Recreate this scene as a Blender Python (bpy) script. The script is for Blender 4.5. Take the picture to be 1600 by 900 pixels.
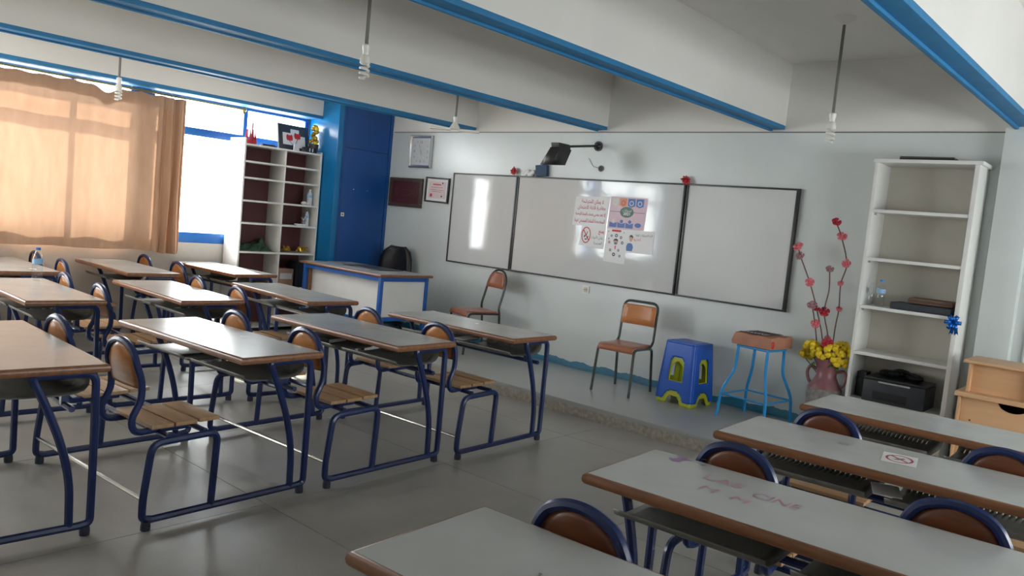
import bpy, bmesh, math, random
from mathutils import Vector, Matrix, Euler

random.seed(7)
scene = bpy.context.scene
for o in list(bpy.data.objects):
    bpy.data.objects.remove(o, do_unlink=True)
C = scene.collection
PI = math.pi

# ------------------------------------------------------------------ camera
CAM_POS = Vector((6.6915, -6.5817, 1.5318))
YAW, PITCH, ROLL, FPX = 0.71075, -0.08243, 0.09674, 1248.6
fwd = Vector((-math.sin(YAW)*math.cos(PITCH), math.cos(YAW)*math.cos(PITCH), math.sin(PITCH)))
rt = Vector((math.cos(YAW), math.sin(YAW), 0))
up = rt.cross(fwd)
rt2 = rt*math.cos(ROLL) + up*math.sin(ROLL)
up2 = up*math.cos(ROLL) - rt*math.sin(ROLL)
cam_d = bpy.data.cameras.new('camera')
cam_d.sensor_width = 36.0
cam_d.lens = FPX/1600*36.0
cam_d.clip_start = 0.05
cam = bpy.data.objects.new('camera', cam_d)
C.objects.link(cam)
M = Matrix((rt2, up2, -fwd)).transposed().to_4x4()
M.translation = CAM_POS
cam.matrix_world = M
scene.camera = cam

# ------------------------------------------------------------------ sky, sun, exposure
WORLD_STRENGTH = 5.0
SUN_STRENGTH = 11.0
world = bpy.data.worlds.new('sky')
scene.world = world
world.use_nodes = True
wn = world.node_tree
bg = wn.nodes['Background']
bg.inputs['Color'].default_value = (0.965, 0.985, 1.0, 1)
bg.inputs['Strength'].default_value = WORLD_STRENGTH
sun_d = bpy.data.lights.new('sun', 'SUN')
sun_d.energy = SUN_STRENGTH
sun_d.angle = math.radians(3.0)
sun_d.color = (1.0, 0.93, 0.82)
sun = bpy.data.objects.new('sun', sun_d)
C.objects.link(sun)
sun.rotation_euler = Vector((0.68, -0.16, -0.62)).to_track_quat('-Z', 'Y').to_euler()
sun.location = (-8, 0, 8)
vs = scene.view_settings
vs.view_transform = 'Standard'
vs.look = 'None'
vs.gamma = 1.0
vs.use_curve_mapping = False
vs.exposure = 2.0


def portal(loc, rot, sx, sy):
    d = bpy.data.lights.new('window_portal', 'AREA')
    d.shape = 'RECTANGLE'
    d.size, d.size_y = sx, sy
    d.cycles.is_portal = True
    o = bpy.data.objects.new('window_portal', d)
    o.location = loc
    o.rotation_euler = rot
    C.objects.link(o)


# ------------------------------------------------------------------ dimensions
XL = -1.75            # inner face of window wall
XR = 9.20             # inner face of right wall
YB = -8.2             # inner face of back wall
ZC = 3.07             # ceiling
HS = 0.118            # platform height
YS = -1.31            # platform front edge
ZB = 2.52             # beam underside
SILL, HEAD = 0.96, 2.53


# ------------------------------------------------------------------ materials
def lin(c):
    return tuple(((v/12.92) if v <= 0.04045 else ((v+0.055)/1.055)**2.4) for v in c)


def hexc(h):
    return lin(tuple(int(h[i:i+2], 16)/255 for i in (0, 2, 4)))


def mat(name, col, rough=0.5, metal=0.0, var=0.0, vscale=3.0, bump=0.0, bscale=20.0, spec=0.5, stretch=None, col2=None, rvar=0.0):
    m = bpy.data.materials.new(name)
    m.use_nodes = True
    nt = m.node_tree
    b = nt.nodes['Principled BSDF']
    b.inputs['Base Color'].default_value = (*col, 1)
    b.inputs['Roughness'].default_value = rough
    b.inputs['Metallic'].default_value = metal
    b.inputs['Specular IOR Level'].default_value = spec
    if var or bump or rvar or col2:
        tc = nt.nodes.new('ShaderNodeTexCoord')
        mp = nt.nodes.new('ShaderNodeMapping')
        nt.links.new(tc.outputs['Object'], mp.inputs['Vector'])
        if stretch:
            mp.inputs['Scale'].default_value = stretch
        n = nt.nodes.new('ShaderNodeTexNoise')
        n.inputs['Scale'].default_value = vscale
        n.inputs['Detail'].default_value = 6
        n.inputs['Roughness'].default_value = 0.6
        nt.links.new(mp.outputs['Vector'], n.inputs['Vector'])
        if var or col2:
            r = nt.nodes.new('ShaderNodeValToRGB')
            r.color_ramp.elements[0].position = 0.3
            r.color_ramp.elements[1].position = 0.7
            c2 = col2 or tuple(v*(1+var) for v in col)
            c1 = col if col2 else tuple(v*(1-var) for v in col)
            r.color_ramp.elements[0].color = (*c1, 1)
            r.color_ramp.elements[1].color = (*c2, 1)
            nt.links.new(n.outputs['Fac'], r.inputs['Fac'])
            nt.links.new(r.outputs['Color'], b.inputs['Base Color'])
        if rvar:
            mr = nt.nodes.new('ShaderNodeMapRange')
            mr.inputs['To Min'].default_value = max(0.02, rough-rvar)
            mr.inputs['To Max'].default_value = rough+rvar
            nt.links.new(n.outputs['Fac'], mr.inputs['Value'])
            nt.links.new(mr.outputs['Result'], b.inputs['Roughness'])
        if bump:
            n2 = nt.nodes.new('ShaderNodeTexNoise')
            n2.inputs['Scale'].default_value = bscale
            n2.inputs['Detail'].default_value = 4
            nt.links.new(mp.outputs['Vector'], n2.inputs['Vector'])
            bp = nt.nodes.new('ShaderNodeBump')
            bp.inputs['Strength'].default_value = bump
            bp.inputs['Distance'].default_value = 0.01
            nt.links.new(n2.outputs['Fac'], bp.inputs['Height'])
            nt.links.new(bp.outputs['Normal'], b.inputs['Normal'])
    return m


def painted_base_mat(name, col, blue, zlo, zhi, rough, axis=2, below=True):
    """wall paint with a hand-brushed blue stripe between two limits of one axis"""
    m = mat(name, col, rough, var=0.05, vscale=1.2, bump=0.045, bscale=7.0, rvar=0.05, spec=1.0)
    nt = m.node_tree
    b = nt.nodes['Principled BSDF']
    src = b.inputs['Base Color'].links[0].from_socket
    tc = nt.nodes.new('ShaderNodeTexCoord')
    sp = nt.nodes.new('ShaderNodeSeparateXYZ')
    nt.links.new(tc.outputs['Object'], sp.inputs['Vector'])
    n = nt.nodes.new('ShaderNodeTexNoise')
    n.inputs['Scale'].default_value = 5.0
    n.inputs['Detail'].default_value = 5
    nt.links.new(tc.outputs['Object'], n.inputs['Vector'])
    ma = nt.nodes.new('ShaderNodeMath')
    ma.operation = 'MULTIPLY_ADD'
    ma.inputs[1].default_value = -0.11
    nt.links.new(n.outputs['Fac'], ma.inputs[0])
    nt.links.new(sp.outputs[axis], ma.inputs[2])
    cp = nt.nodes.new('ShaderNodeMath')
    cp.operation = 'LESS_THAN' if below else 'GREATER_THAN'
    cp.inputs[1].default_value = zhi
    nt.links.new(ma.outputs[0], cp.inputs[0])
    mx = nt.nodes.new('ShaderNodeMix')
    mx.data_type = 'RGBA'
    nt.links.new(cp.outputs[0], mx.inputs['Factor'])
    nt.links.new(src, mx.inputs[6])
    mx.inputs[7].default_value = (*blue, 1)
    nt.links.new(mx.outputs[2], b.inputs['Base Color'])
    return m


BEAM_BLUE = hexc('2376a8')
M_wall_low = painted_base_mat('wall_paint_cool', hexc('d4dad8'), hexc('2c7e9c'), 0, HS+0.005, 0.30)
M_wall_up = mat('wall_plaster_upper', hexc('e4e2dd'), 0.75, var=0.04, vscale=1.5, bump=0.12, bscale=30)
M_ceil = mat('ceiling_plaster', hexc('e8e5e0'), 0.8, var=0.03, vscale=1.2, bump=0.1, bscale=25)
M_beam = mat('beam_paint', hexc('dedbd6'), 0.65, var=0.03, vscale=1.2, bump=0.08, bscale=20)
M_blue = mat('blue_trim_paint', BEAM_BLUE, 0.6, var=0.12, vscale=5, bump=0.2, bscale=25)
M_pillar_blue = mat('pillar_blue_paint', hexc('0c70aa'), 0.22, var=0.06, vscale=3, bump=0.12, bscale=10)
M_closet = mat('closet_blue_paint', hexc('0a478c'), 0.4, var=0.1, vscale=3, bump=0.1, bscale=12)
M_winframe = mat('window_blue_paint', hexc('1c62b0'), 0.35, var=0.08, vscale=6)
M_floor = mat('terrazzo_concrete', hexc('9c9992'), 0.36, var=0.16, vscale=2.3, bump=0.05, bscale=60, rvar=0.12)
M_joint = mat('dark_floor_joint', hexc('3c3c3a'), 0.8)
M_plat = painted_base_mat('platform_concrete', hexc('a3a5a2'), hexc('2c7e9c'), 0, -0.115, 0.34, axis=1, below=False)
M_riser = mat('platform_riser_stone', hexc('a69e92'), 0.6, var=0.28, vscale=35, bump=0.25, bscale=80)
M_top = mat('desk_laminate', hexc('b9bab7'), 0.24, var=0.05, vscale=4, rvar=0.07, bump=0.015, bscale=12)
M_edge = mat('varnished_wood_edge', hexc('855a3e'), 0.33, var=0.25, vscale=6, stretch=(1, 6, 6))
M_navy = mat('navy_painted_steel', hexc('1b2b5a'), 0.3, var=0.15, vscale=14, bump=0.12, bscale=40)
M_foot = mat('worn_dark_foot', hexc('2c3140'), 0.6, var=0.3, vscale=30)
M_steel = mat('bare_steel', hexc('b8b4aa'), 0.25, metal=1.0)
M_rack = mat('perforated_grey_sheet', hexc('74726c'), 0.45, metal=0.3, var=0.15, vscale=20)
M_slat = mat('seat_wood', hexc('b08b64'), 0.42, var=0.22, vscale=5, stretch=(1.2, 9, 9), bump=0.06, bscale=30)
M_ply = mat('backrest_plywood', hexc('ae7038'), 0.35, var=0.2, vscale=4, stretch=(2, 2, 10))
M_ply_dark = mat('backrest_darker_plywood', hexc('6e3f28'), 0.35, var=0.2, vscale=4, stretch=(2, 2, 10))  # darker brown than the other backrests, used on the right block desks
M_white_lam = mat('white_melamine', hexc('dfdeda'), 0.4, var=0.03, vscale=4)
M_cream_back = mat('cream_hardboard', hexc('cfcabd'), 0.6, var=0.05, vscale=3)
M_maroon = mat('maroon_hardboard', hexc('5a2e30'), 0.6, var=0.12, vscale=5)
M_board = mat('whiteboard_enamel', hexc('d2d3d2'), 0.07, var=0.015, vscale=2, bump=0.06, bscale=9.0)
M_black = mat('black_plastic', hexc('1c1c1e'), 0.4)
M_blackm = mat('black_metal', hexc('222022'), 0.35, var=0.2, vscale=30)
M_dark = mat('dark_grey_plastic', hexc('33363b'), 0.45)
M_frame_black = mat('board_black_frame', hexc('262628'), 0.35)
M_silver = mat('silver_frame', hexc('c4c6c8'), 0.25, metal=0.8)
M_paper = mat('white_paper', hexc('e6e4e4'), 0.35)
M_red = mat('red_ink', hexc('c23a4a'), 0.5)
M_redbright = mat('red_print', hexc('cf2d2d'), 0.5)
M_ink = mat('dark_ink', hexc('3c3f4c'), 0.5)
M_pbulb = mat('white_bulb_plastic', hexc('e4e2da'), 0.3)
M_conduit = mat('grey_conduit', hexc('6e6c68'), 0.5)
M_brass = mat('brass', hexc('a8905a'), 0.35, metal=0.7)
M_stool_blue = mat('blue_moulded_plastic', hexc('1a58bc'), 0.35, var=0.05, vscale=6, bump=0.1, bscale=70)
M_lime = mat('lime_moulded_plastic', hexc('b9bf35'), 0.35)
M_sky = mat('sky_blue_steel', hexc('2a90d0'), 0.3, var=0.08, vscale=14)
M_brown_fab = mat('brown_leatherette', hexc('a8745c'), 0.6, var=0.15, vscale=10, bump=0.3, bscale=30)
M_orange_ply = mat('orange_plywood', hexc('c47f4c'), 0.35, var=0.12, vscale=5, stretch=(1, 8, 8))
M_brown_ply = mat('brown_plywood', hexc('a5674a'), 0.35, var=0.15, vscale=5, stretch=(8, 1, 8))
M_vase = mat('mauve_glazed_clay', hexc('8f5f63'), 0.35, var=0.2, vscale=12, bump=0.1, bscale=20)
M_vase2 = mat('mottled_grey_band', hexc('6a6664'), 0.6, col2=hexc('a09a92'), vscale=30, bump=0.4, bscale=60)
M_yellow = mat('yellow_petals', hexc('e6c624'), 0.6, var=0.15, vscale=25)
M_pink = mat('pink_petals', hexc('e0747c'), 0.6, var=0.2, vscale=30)
M_redpet = mat('red_petals', hexc('b32432'), 0.55, var=0.2, vscale=30)
M_mauve_pet = mat('dusty_pink_petals', hexc('a97a80'), 0.6, var=0.2, vscale=30)
M_stem = mat('brown_twig', hexc('6a5048'), 0.7, var=0.2, vscale=30)
M_leaf = mat('green_leaf', hexc('5e7a30'), 0.5, var=0.2, vscale=20)
M_beech = mat('beech_laminate', hexc('d2a67c'), 0.45, var=0.06, vscale=4, stretch=(1, 8, 8))
M_gold = mat('gold_foil', hexc('b8912e'), 0.3, metal=0.6, var=0.3, vscale=30)
M_green_cloth = mat('green_cloth', hexc('2f4a38'), 0.9, var=0.3, vscale=14, bump=0.4, bscale=30)
M_bluefoil = mat('blue_foil_ribbon', hexc('1a6ac4'), 0.2, metal=0.5, var=0.2, vscale=20)
M_bluebox = mat('navy_card', hexc('22425e'), 0.6)
M_maroonpic = mat('maroon_velvet', hexc('4a1a22'), 0.6, var=0.3, vscale=15)
M_carved = mat('dark_carved_wood', hexc('4a3a30'), 0.4, var=0.35, vscale=60, bump=0.5, bscale=80)
M_cert = mat('certificate_paper', hexc('d8c6c4'), 0.4, var=0.06, vscale=20)
M_clockface = mat('clock_face', hexc('c2c5c8'), 0.3)
M_brownbag = mat('brown_bag', hexc('6e5240'), 0.7, var=0.2, vscale=12)
M_navyfold = mat('navy_folder', hexc('2c3440'), 0.6)
M_cardboard = mat('cardboard', hexc('b08a78'), 0.7, var=0.1, vscale=8)


def mat_curtain():
    m = bpy.data.materials.new('beige_curtain_cloth')
    m.use_nodes = True
    nt = m.node_tree
    nt.nodes.remove(nt.nodes['Principled BSDF'])
    out = nt.nodes['Material Output']
    tc = nt.nodes.new('ShaderNodeTexCoord')
    mp = nt.nodes.new('ShaderNodeMapping')
    mp.inputs['Scale'].default_value = (1, 1, 0.25)
    n = nt.nodes.new('ShaderNodeTexNoise')
    n.inputs['Scale'].default_value = 14
    n.inputs['Detail'].default_value = 5
    nt.links.new(tc.outputs['Object'], mp.inputs['Vector'])
    nt.links.new(mp.outputs['Vector'], n.inputs['Vector'])
    r = nt.nodes.new('ShaderNodeValToRGB')
    r.color_ramp.elements[0].color = (*hexc('b08a70'), 1)
    r.color_ramp.elements[1].color = (*hexc('c9a488'), 1)
    nt.links.new(n.outputs['Fac'], r.inputs['Fac'])
    d = nt.nodes.new('ShaderNodeBsdfDiffuse')
    t = nt.nodes.new('ShaderNodeBsdfTranslucent')
    nt.links.new(r.outputs['Color'], d.inputs['Color'])
    nt.links.new(r.outputs['Color'], t.inputs['Color'])
    mx = nt.nodes.new('ShaderNodeMixShader')
    mx.inputs[0].default_value = 0.076
    nt.links.new(d.outputs[0], mx.inputs[1])
    nt.links.new(t.outputs[0], mx.inputs[2])
    nt.links.new(mx.outputs[0], out.inputs['Surface'])
    return m


def mat_pane(name, tint=(0.97, 0.985, 0.98), ior=1.45):
    m = bpy.data.materials.new(name)
    m.use_nodes = True
    nt = m.node_tree
    nt.nodes.remove(nt.nodes['Principled BSDF'])
    out = nt.nodes['Material Output']
    t = nt.nodes.new('ShaderNodeBsdfTransparent')
    t.inputs['Color'].default_value = (*tint, 1)
    g = nt.nodes.new('ShaderNodeBsdfGlossy')
    g.inputs['Roughness'].default_value = 0.03
    f = nt.nodes.new('ShaderNodeFresnel')
    # a pane has two faces: the fresnel node inverts the index on back faces, so undo that there
    ge = nt.nodes.new('ShaderNodeNewGeometry')
    mi = nt.nodes.new('ShaderNodeMix')
    mi.inputs[2].default_value = ior
    mi.inputs[3].default_value = 1/ior
    nt.links.new(ge.outputs['Backfacing'], mi.inputs[0])
    nt.links.new(mi.outputs[0], f.inputs['IOR'])
    mx = nt.nodes.new('ShaderNodeMixShader')
    nt.links.new(f.outputs[0], mx.inputs[0])
    nt.links.new(t.outputs[0], mx.inputs[1])
    nt.links.new(g.outputs[0], mx.inputs[2])
    nt.links.new(mx.outputs[0], out.inputs['Surface'])
    return m


M_curtain = mat_curtain()
M_pane = mat_pane('window_glass')
M_pet = mat_pane('clear_bottle_plastic', (0.95, 0.975, 0.985), 1.5)
M_petcap = mat('blue_bottle_cap', hexc('2f7fd0'), 0.4)
M_petlabel = mat('pale_blue_label', hexc('8fb8dc'), 0.5)


# ------------------------------------------------------------------ mesh helpers
class MB:
    def __init__(self):
        self.v, self.f, self.mi, self.cur = [], [], [], 0

    def add(self, verts, faces):
        k = len(self.v)
        self.v += [tuple(p) for p in verts]
        for fc in faces:
            self.f.append(tuple(i+k for i in fc))
            self.mi.append(self.cur)
        return self

    def box(self, x0, x1, y0, y1, z0, z1):
        x0, x1 = min(x0, x1), max(x0, x1)
        y0, y1 = min(y0, y1), max(y0, y1)
        z0, z1 = min(z0, z1), max(z0, z1)
        v = [(x, y, z) for z in (z0, z1) for y in (y0, y1) for x in (x0, x1)]
        return self.add(v, [(0, 2, 3, 1), (4, 5, 7, 6), (0, 1, 5, 4), (2, 6, 7, 3), (0, 4, 6, 2), (1, 3, 7, 5)])

    def hull8(self, a, b):
        """box between two quads a (4 pts, ccw seen from outside below) and b"""
        return self.add(list(a)+list(b), [(3, 2, 1, 0), (4, 5, 6, 7)]+[(i, (i+1) % 4, 4+(i+1) % 4, 4+i) for i in range(4)])

    def tube(self, pts, r, n=8, closed=False, cap=True):
        pts = [Vector(p) for p in pts]
        N = len(pts)
        rs = r if isinstance(r, (list, tuple)) else [r]*N
        rings = []
        prev = None
        for i, p in enumerate(pts):
            if closed:
                t = (pts[(i+1) % N]-pts[i-1]).normalized()
            elif i == 0:
                t = (pts[1]-p).normalized()
            elif i == N-1:
                t = (p-pts[i-1]).normalized()
            else:
                t = ((pts[i+1]-p).normalized()+(p-pts[i-1]).normalized())
                t = t.normalized() if t.length > 1e-6 else (pts[i+1]-p).normalized()
            if prev is None:
                a = Vector((0, 0, 1)) if abs(t.z) < 0.9 else Vector((1, 0, 0))
                u = t.cross(a).normalized()
            else:
                u = (prev-t*prev.dot(t))
                u = u.normalized() if u.length > 1e-6 else t.orthogonal().normalized()
            prev = u
            w = t.cross(u)
            rings.append([p+(u*math.cos(2*PI*k/n)+w*math.sin(2*PI*k/n))*rs[i] for k in range(n)])
        v = [q for ring in rings for q in ring]
        f = []
        for i in range(N if closed else N-1):
            j = (i+1) % N
            for k in range(n):
                f.append((i*n+k, i*n+(k+1) % n, j*n+(k+1) % n, j*n+k))
        if cap and not closed:
            f.append(tuple(range(n-1, -1, -1)))
            f.append(tuple((N-1)*n+k for k in range(n)))
        return self.add(v, f)

    def lathe(self, prof, n=20, c=(0, 0, 0), cap=True):
        v, f = [], []
        for (r, z) in prof:
            for k in range(n):
                a = 2*PI*k/n
                v.append((c[0]+r*math.cos(a), c[1]+r*math.sin(a), c[2]+z))
        for i in range(len(prof)-1):
            for k in range(n):
                f.append((i*n+k, i*n+(k+1) % n, (i+1)*n+(k+1) % n, (i+1)*n+k))
        if cap:
            f.append(tuple(range(n-1, -1, -1)))
            f.append(tuple((len(prof)-1)*n+k for k in range(n)))
        return self.add(v, f)

    def prism(self, poly, axis, a, b):
        """extrude 2-D polygon along axis from a to b; axis 0: poly=(y,z), 1: (x,z), 2: (x,y)"""
        def P(q, h):
            return (h, q[0], q[1]) if axis == 0 else (q[0], h, q[1]) if axis == 1 else (q[0], q[1], h)
        n = len(poly)
        v = [P(q, a) for q in poly]+[P(q, b) for q in poly]
        f = [tuple(range(n-1, -1, -1)), tuple(range(n, 2*n))]+[(i, (i+1) % n, n+(i+1) % n, n+i) for i in range(n)]
        return self.add(v, f)

    def ball(self, c, r, n=8, m=6, sc=(1, 1, 1)):
        v, f = [(c[0], c[1], c[2]-r*sc[2])], []
        for i in range(1, m):
            t = PI*i/m
            for k in range(n):
                a = 2*PI*k/n
                v.append((c[0]+r*sc[0]*math.sin(t)*math.cos(a), c[1]+r*sc[1]*math.sin(t)*math.sin(a), c[2]-r*sc[2]*math.cos(t)))
        v.append((c[0], c[1], c[2]+r*sc[2]))
        for k in range(n):
            f.append((0, 1+(k+1) % n, 1+k))
            f.append((len(v)-1, 1+(m-2)*n+k, 1+(m-2)*n+(k+1) % n))
        for i in range(m-2):
            for k in range(n):
                f.append((1+i*n+k, 1+i*n+(k+1) % n, 1+(i+1)*n+(k+1) % n, 1+(i+1)*n+k))
        return self.add(v, f)


def arc(pts, rad, seg=5):
    """round the corners of a polyline"""
    pts = [Vector(p) for p in pts]
    out = [pts[0]]
    for i in range(1, len(pts)-1):
        p = pts[i]
        a, b = pts[i-1]-p, pts[i+1]-p
        r = rad[i] if isinstance(rad, dict) and i in rad else (rad if not isinstance(rad, dict) else 0.03)
        r = min(r, a.length*0.49, b.length*0.49)
        A, B = p+a.normalized()*r, p+b.normalized()*r
        for k in range(seg+1):
            t = k/seg
            out.append(A*(1-t)**2+p*2*t*(1-t)+B*t*t)
    out.append(pts[-1])
    return out


def spline(pts, seg=6):
    pts = [Vector(p) for p in pts]
    out = []
    for i in range(len(pts)-1):
        p0, p1, p2, p3 = pts[max(i-1, 0)], pts[i], pts[i+1], pts[min(i+2, len(pts)-1)]
        for k in range(seg):
            t = k/seg
            out.append(0.5*((2*p1)+(p2-p0)*t+(2*p0-5*p1+4*p2-p3)*t*t+(3*p1-p0-3*p2+p3)*t**3))
    out.append(pts[-1])
    return out


def obj(name, mb, m, parent=None, loc=(0, 0, 0), rot=(0, 0, 0), bevel=0.0, smooth=True, solid=0.0):
    me = bpy.data.meshes.new(name)
    me.from_pydata(mb.v, [], mb.f)
    mats = m if isinstance(m, (list, tuple)) else [m]
    for q in mats:
        me.materials.append(q)
    for p, i in zip(me.polygons, mb.mi):
        p.material_index = i
    bm = bmesh.new()
    bm.from_mesh(me)
    bmesh.ops.recalc_face_normals(bm, faces=bm.faces)
    if bevel:
        ed = [e for e in bm.edges if len(e.link_faces) == 2 and e.calc_face_angle(0) > 0.6]
        bmesh.ops.bevel(bm, geom=ed, offset=bevel, segments=2, affect='EDGES', profile=0.7, clamp_overlap=True)
    bm.to_mesh(me)
    bm.free()
    if smooth:
        me.polygons.foreach_set('use_smooth', [True]*len(me.polygons))
        me.set_sharp_from_angle(angle=math.radians(38))
    o = bpy.data.objects.new(name, me)
    C.objects.link(o)
    o.location = loc
    o.rotation_euler = rot
    if parent:
        o.parent = parent
    if solid:
        s = o.modifiers.new('thickness', 'SOLIDIFY')
        s.thickness = solid
        s.offset = 0
    return o


def empty(name, loc=(0, 0, 0), rot=(0, 0, 0)):
    o = bpy.data.objects.new(name, None)
    o.empty_display_size = 0.1
    C.objects.link(o)
    o.location = loc
    o.rotation_euler = rot
    return o


def tag(o, label, cat, group=None):
    o['label'] = label
    o['category'] = cat
    if group:
        o['group'] = group
    return o


def struct(o):
    o['kind'] = 'structure'
    return o


def copy_tree(o, parent=None):
    c = o.copy()
    C.objects.link(c)
    if parent:
        c.parent = parent
    for ch in list(o.children):
        copy_tree(ch, c)
    return c


# Arabic shaping: isolated, final, initial, medial forms
AR = {'ا': ('FE8D', 'FE8E'), 'أ': ('FE83', 'FE84'), 'إ': ('FE87', 'FE88'), 'ب': ('FE8F', 'FE90', 'FE91', 'FE92'),
      'ة': ('FE93', 'FE94'), 'ت': ('FE95', 'FE96', 'FE97', 'FE98'), 'ح': ('FEA1', 'FEA2', 'FEA3', 'FEA4'),
      'خ': ('FEA5', 'FEA6', 'FEA7', 'FEA8'), 'د': ('FEA9', 'FEAA'), 'ذ': ('FEAB', 'FEAC'), 'ر': ('FEAD', 'FEAE'),
      'ز': ('FEAF', 'FEB0'), 'س': ('FEB1', 'FEB2', 'FEB3', 'FEB4'), 'ش': ('FEB5', 'FEB6', 'FEB7', 'FEB8'),
      'ص': ('FEB9', 'FEBA', 'FEBB', 'FEBC'), 'ض': ('FEBD', 'FEBE', 'FEBF', 'FEC0'), 'ع': ('FEC9', 'FECA', 'FECB', 'FECC'),
      'غ': ('FECD', 'FECE', 'FECF', 'FED0'), 'ف': ('FED1', 'FED2', 'FED3', 'FED4'), 'ق': ('FED5', 'FED6', 'FED7', 'FED8'),
      'ك': ('FED9', 'FEDA', 'FEDB', 'FEDC'), 'ل': ('FEDD', 'FEDE', 'FEDF', 'FEE0'), 'م': ('FEE1', 'FEE2', 'FEE3', 'FEE4'),
      'ن': ('FEE5', 'FEE6', 'FEE7', 'FEE8'), 'ه': ('FEE9', 'FEEA', 'FEEB', 'FEEC'), 'و': ('FEED', 'FEEE'),
      'ي': ('FEF1', 'FEF2', 'FEF3', 'FEF4'), 'ث': ('FE99', 'FE9A', 'FE9B', 'FE9C'), 'ء': ('FE80',),
      'ﻻ': ('FEFB', 'FEFC'), 'ﻷ': ('FEF7', 'FEF8'), 'ﻹ': ('FEF9', 'FEFA'), 'ئ': ('FE89', 'FE8A', 'FE8B', 'FE8C'),
      'ج': ('FE9D', 'FE9E', 'FE9F', 'FEA0')}


def shape_arabic(s):
    s = s.replace('لا', 'ﻻ').replace('لأ', 'ﻷ').replace('لإ', 'ﻹ')
    out = []
    for i, ch in enumerate(s):
        if ch not in AR:
            out.append(ch)
            continue
        fm = AR[ch]
        pv = i > 0 and s[i-1] in AR and len(AR[s[i-1]]) == 4
        nx = len(fm) == 4 and i+1 < len(s) and s[i+1] in AR and len(AR[s[i+1]]) > 1
        k = 3 if (pv and nx) else 2 if nx else 1 if (pv and len(fm) > 1) else 0
        out.append(chr(int(fm[k], 16)))
    return ''.join(reversed(out))


def text_obj(name, body, m, parent, loc, rot, height=None, width=None, bold=0.0, shear=0.0):
    cu = bpy.data.curves.new(name, 'FONT')
    cu.body = body
    cu.align_x = 'CENTER'
    cu.align_y = 'CENTER'
    cu.resolution_u = 2
    cu.offset = bold
    cu.shear = shear
    t = bpy.data.objects.new(name, cu)
    C.objects.link(t)
    bpy.context.view_layer.update()
    me = bpy.data.meshes.new_from_object(t.evaluated_get(bpy.context.evaluated_depsgraph_get()))
    bpy.data.objects.remove(t, do_unlink=True)
    xs = [v.co.x for v in me.vertices]
    ys = [v.co.y for v in me.vertices]
    w, h = max(xs)-min(xs), max(ys)-min(ys)
    cx, cy = (max(xs)+min(xs))/2, (max(ys)+min(ys))/2
    sx = (width/w) if width else (height/h)
    sy = (height/h) if height else sx
    for v in me.vertices:
        v.co = ((v.co.x-cx)*sx, (v.co.y-cy)*sy, 0)
    me.name = name
    me.materials.clear()
    me.materials.append(m)
    o = bpy.data.objects.new(name, me)
    C.objects.link(o)
    o.parent = parent
    o.location = loc
    o.rotation_euler = rot
    return o


# ================================================================== ROOM SHELL
# floor of large slabs with dark recessed joints
G = 1.25
fl = struct(obj('floor', MB().box(XL-0.2, XR+0.2, YB-0.2, 0.2, -0.12, -0.006), M_joint))
x = 3.28
xs = sorted([3.28+G*k for k in range(-5, 5)])
ys = sorted([-4.35+G*k for k in range(-4, 5)])
xe = [XL-0.15]+[q for q in xs if XL-0.1 < q < XR+0.1]+[XR+0.15]
ye = [YB-0.15]+[q for q in ys if YB-0.1 < q < 0.1]+[0.15]
for i in range(len(xe)-1):
    for j in range(len(ye)-1):
        obj('floor_slab', MB().box(xe[i]+0.002, xe[i+1]-0.002, ye[j]+0.002, ye[j+1]-0.002, -0.05, 0.0), M_floor, fl)
# platform under the whiteboard
pm = MB()
pm.box(-1.12, XR, YS, 0.02, HS-0.03, HS)
pm.cur = 1
pm.box(-1.12, XR, YS+0.004, 0.02, -0.002, HS-0.03)
pl = struct(obj('platform', pm, [M_plat, M_riser], bevel=0.004))

# front wall: cool gloss paint below, plaster above with a tiny ledge
w = MB()
w.box(XL-0.25, XR+0.2, 0.008, 0.2, -0.1, 3.3)
w.cur = 1
w.box(XL-0.25, XR+0.2, 0.0, 0.008, 0, 2.50)
struct(obj('wall_front', w, [M_wall_up, M_wall_low], smooth=False))
struct(obj('trim_3', MB().box(XL+0.6, XR, -0.003, 0.008, 2.494, 2.503), M_conduit))
struct(obj('ceiling', MB().box(XL-0.25, XR+0.2, YB-0.2, 0.2, ZC, ZC+0.2), M_ceil))
struct(obj('wall_back', MB().box(XL-0.25, XR+0.2, YB-0.2, YB, -0.1, ZC+0.1), M_wall_up))
# right wall with one unseen window, added to give light from that side
RW = [(-4.2, -0.6)]
RZ0, RZ1 = 0.96, 1.95
w = MB()
w.box(XR, XR+0.2, YB, 0.02, -0.1, RZ0)
w.box(XR, XR+0.2, YB, 0.02, RZ1, ZC+0.1)
e = [YB]+[q for ab in RW for q in ab]+[0.02]
for i in range(0, len(e), 2):
    w.box(XR, XR+0.2, e[i], e[i+1], RZ0, RZ1)
struct(obj('wall_right', w, M_wall_up))
# window wall: sill wall, posts between window units, head
UNITS = [(-2.78, -0.83), (-5.36, -2.92), (-7.75, -5.50)]
MULL = [[-1.68], [-4.44, -3.52], [-6.6]]
w = MB()
w.box(XL-0.2, XL, YB, 0.02, -0.1, SILL)
w.box(XL-0.2, XL, YB, 0.02, HEAD, ZC+0.1)
for a, b in [(YB, -7.75), (-0.83, 0.02)]:
    w.box(XL-0.2, XL, a, b, SILL, HEAD)
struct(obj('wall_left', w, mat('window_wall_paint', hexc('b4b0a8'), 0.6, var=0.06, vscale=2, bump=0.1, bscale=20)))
for k, (a, b) in enumerate([(-2.92, -2.78), (-5.50, -5.36)]):
    struct(obj('trim_%d' % (1 if k == 0 else 4), MB().box(XL-0.19, XL+0.004, a, b, SILL, HEAD), M_winframe))


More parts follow.
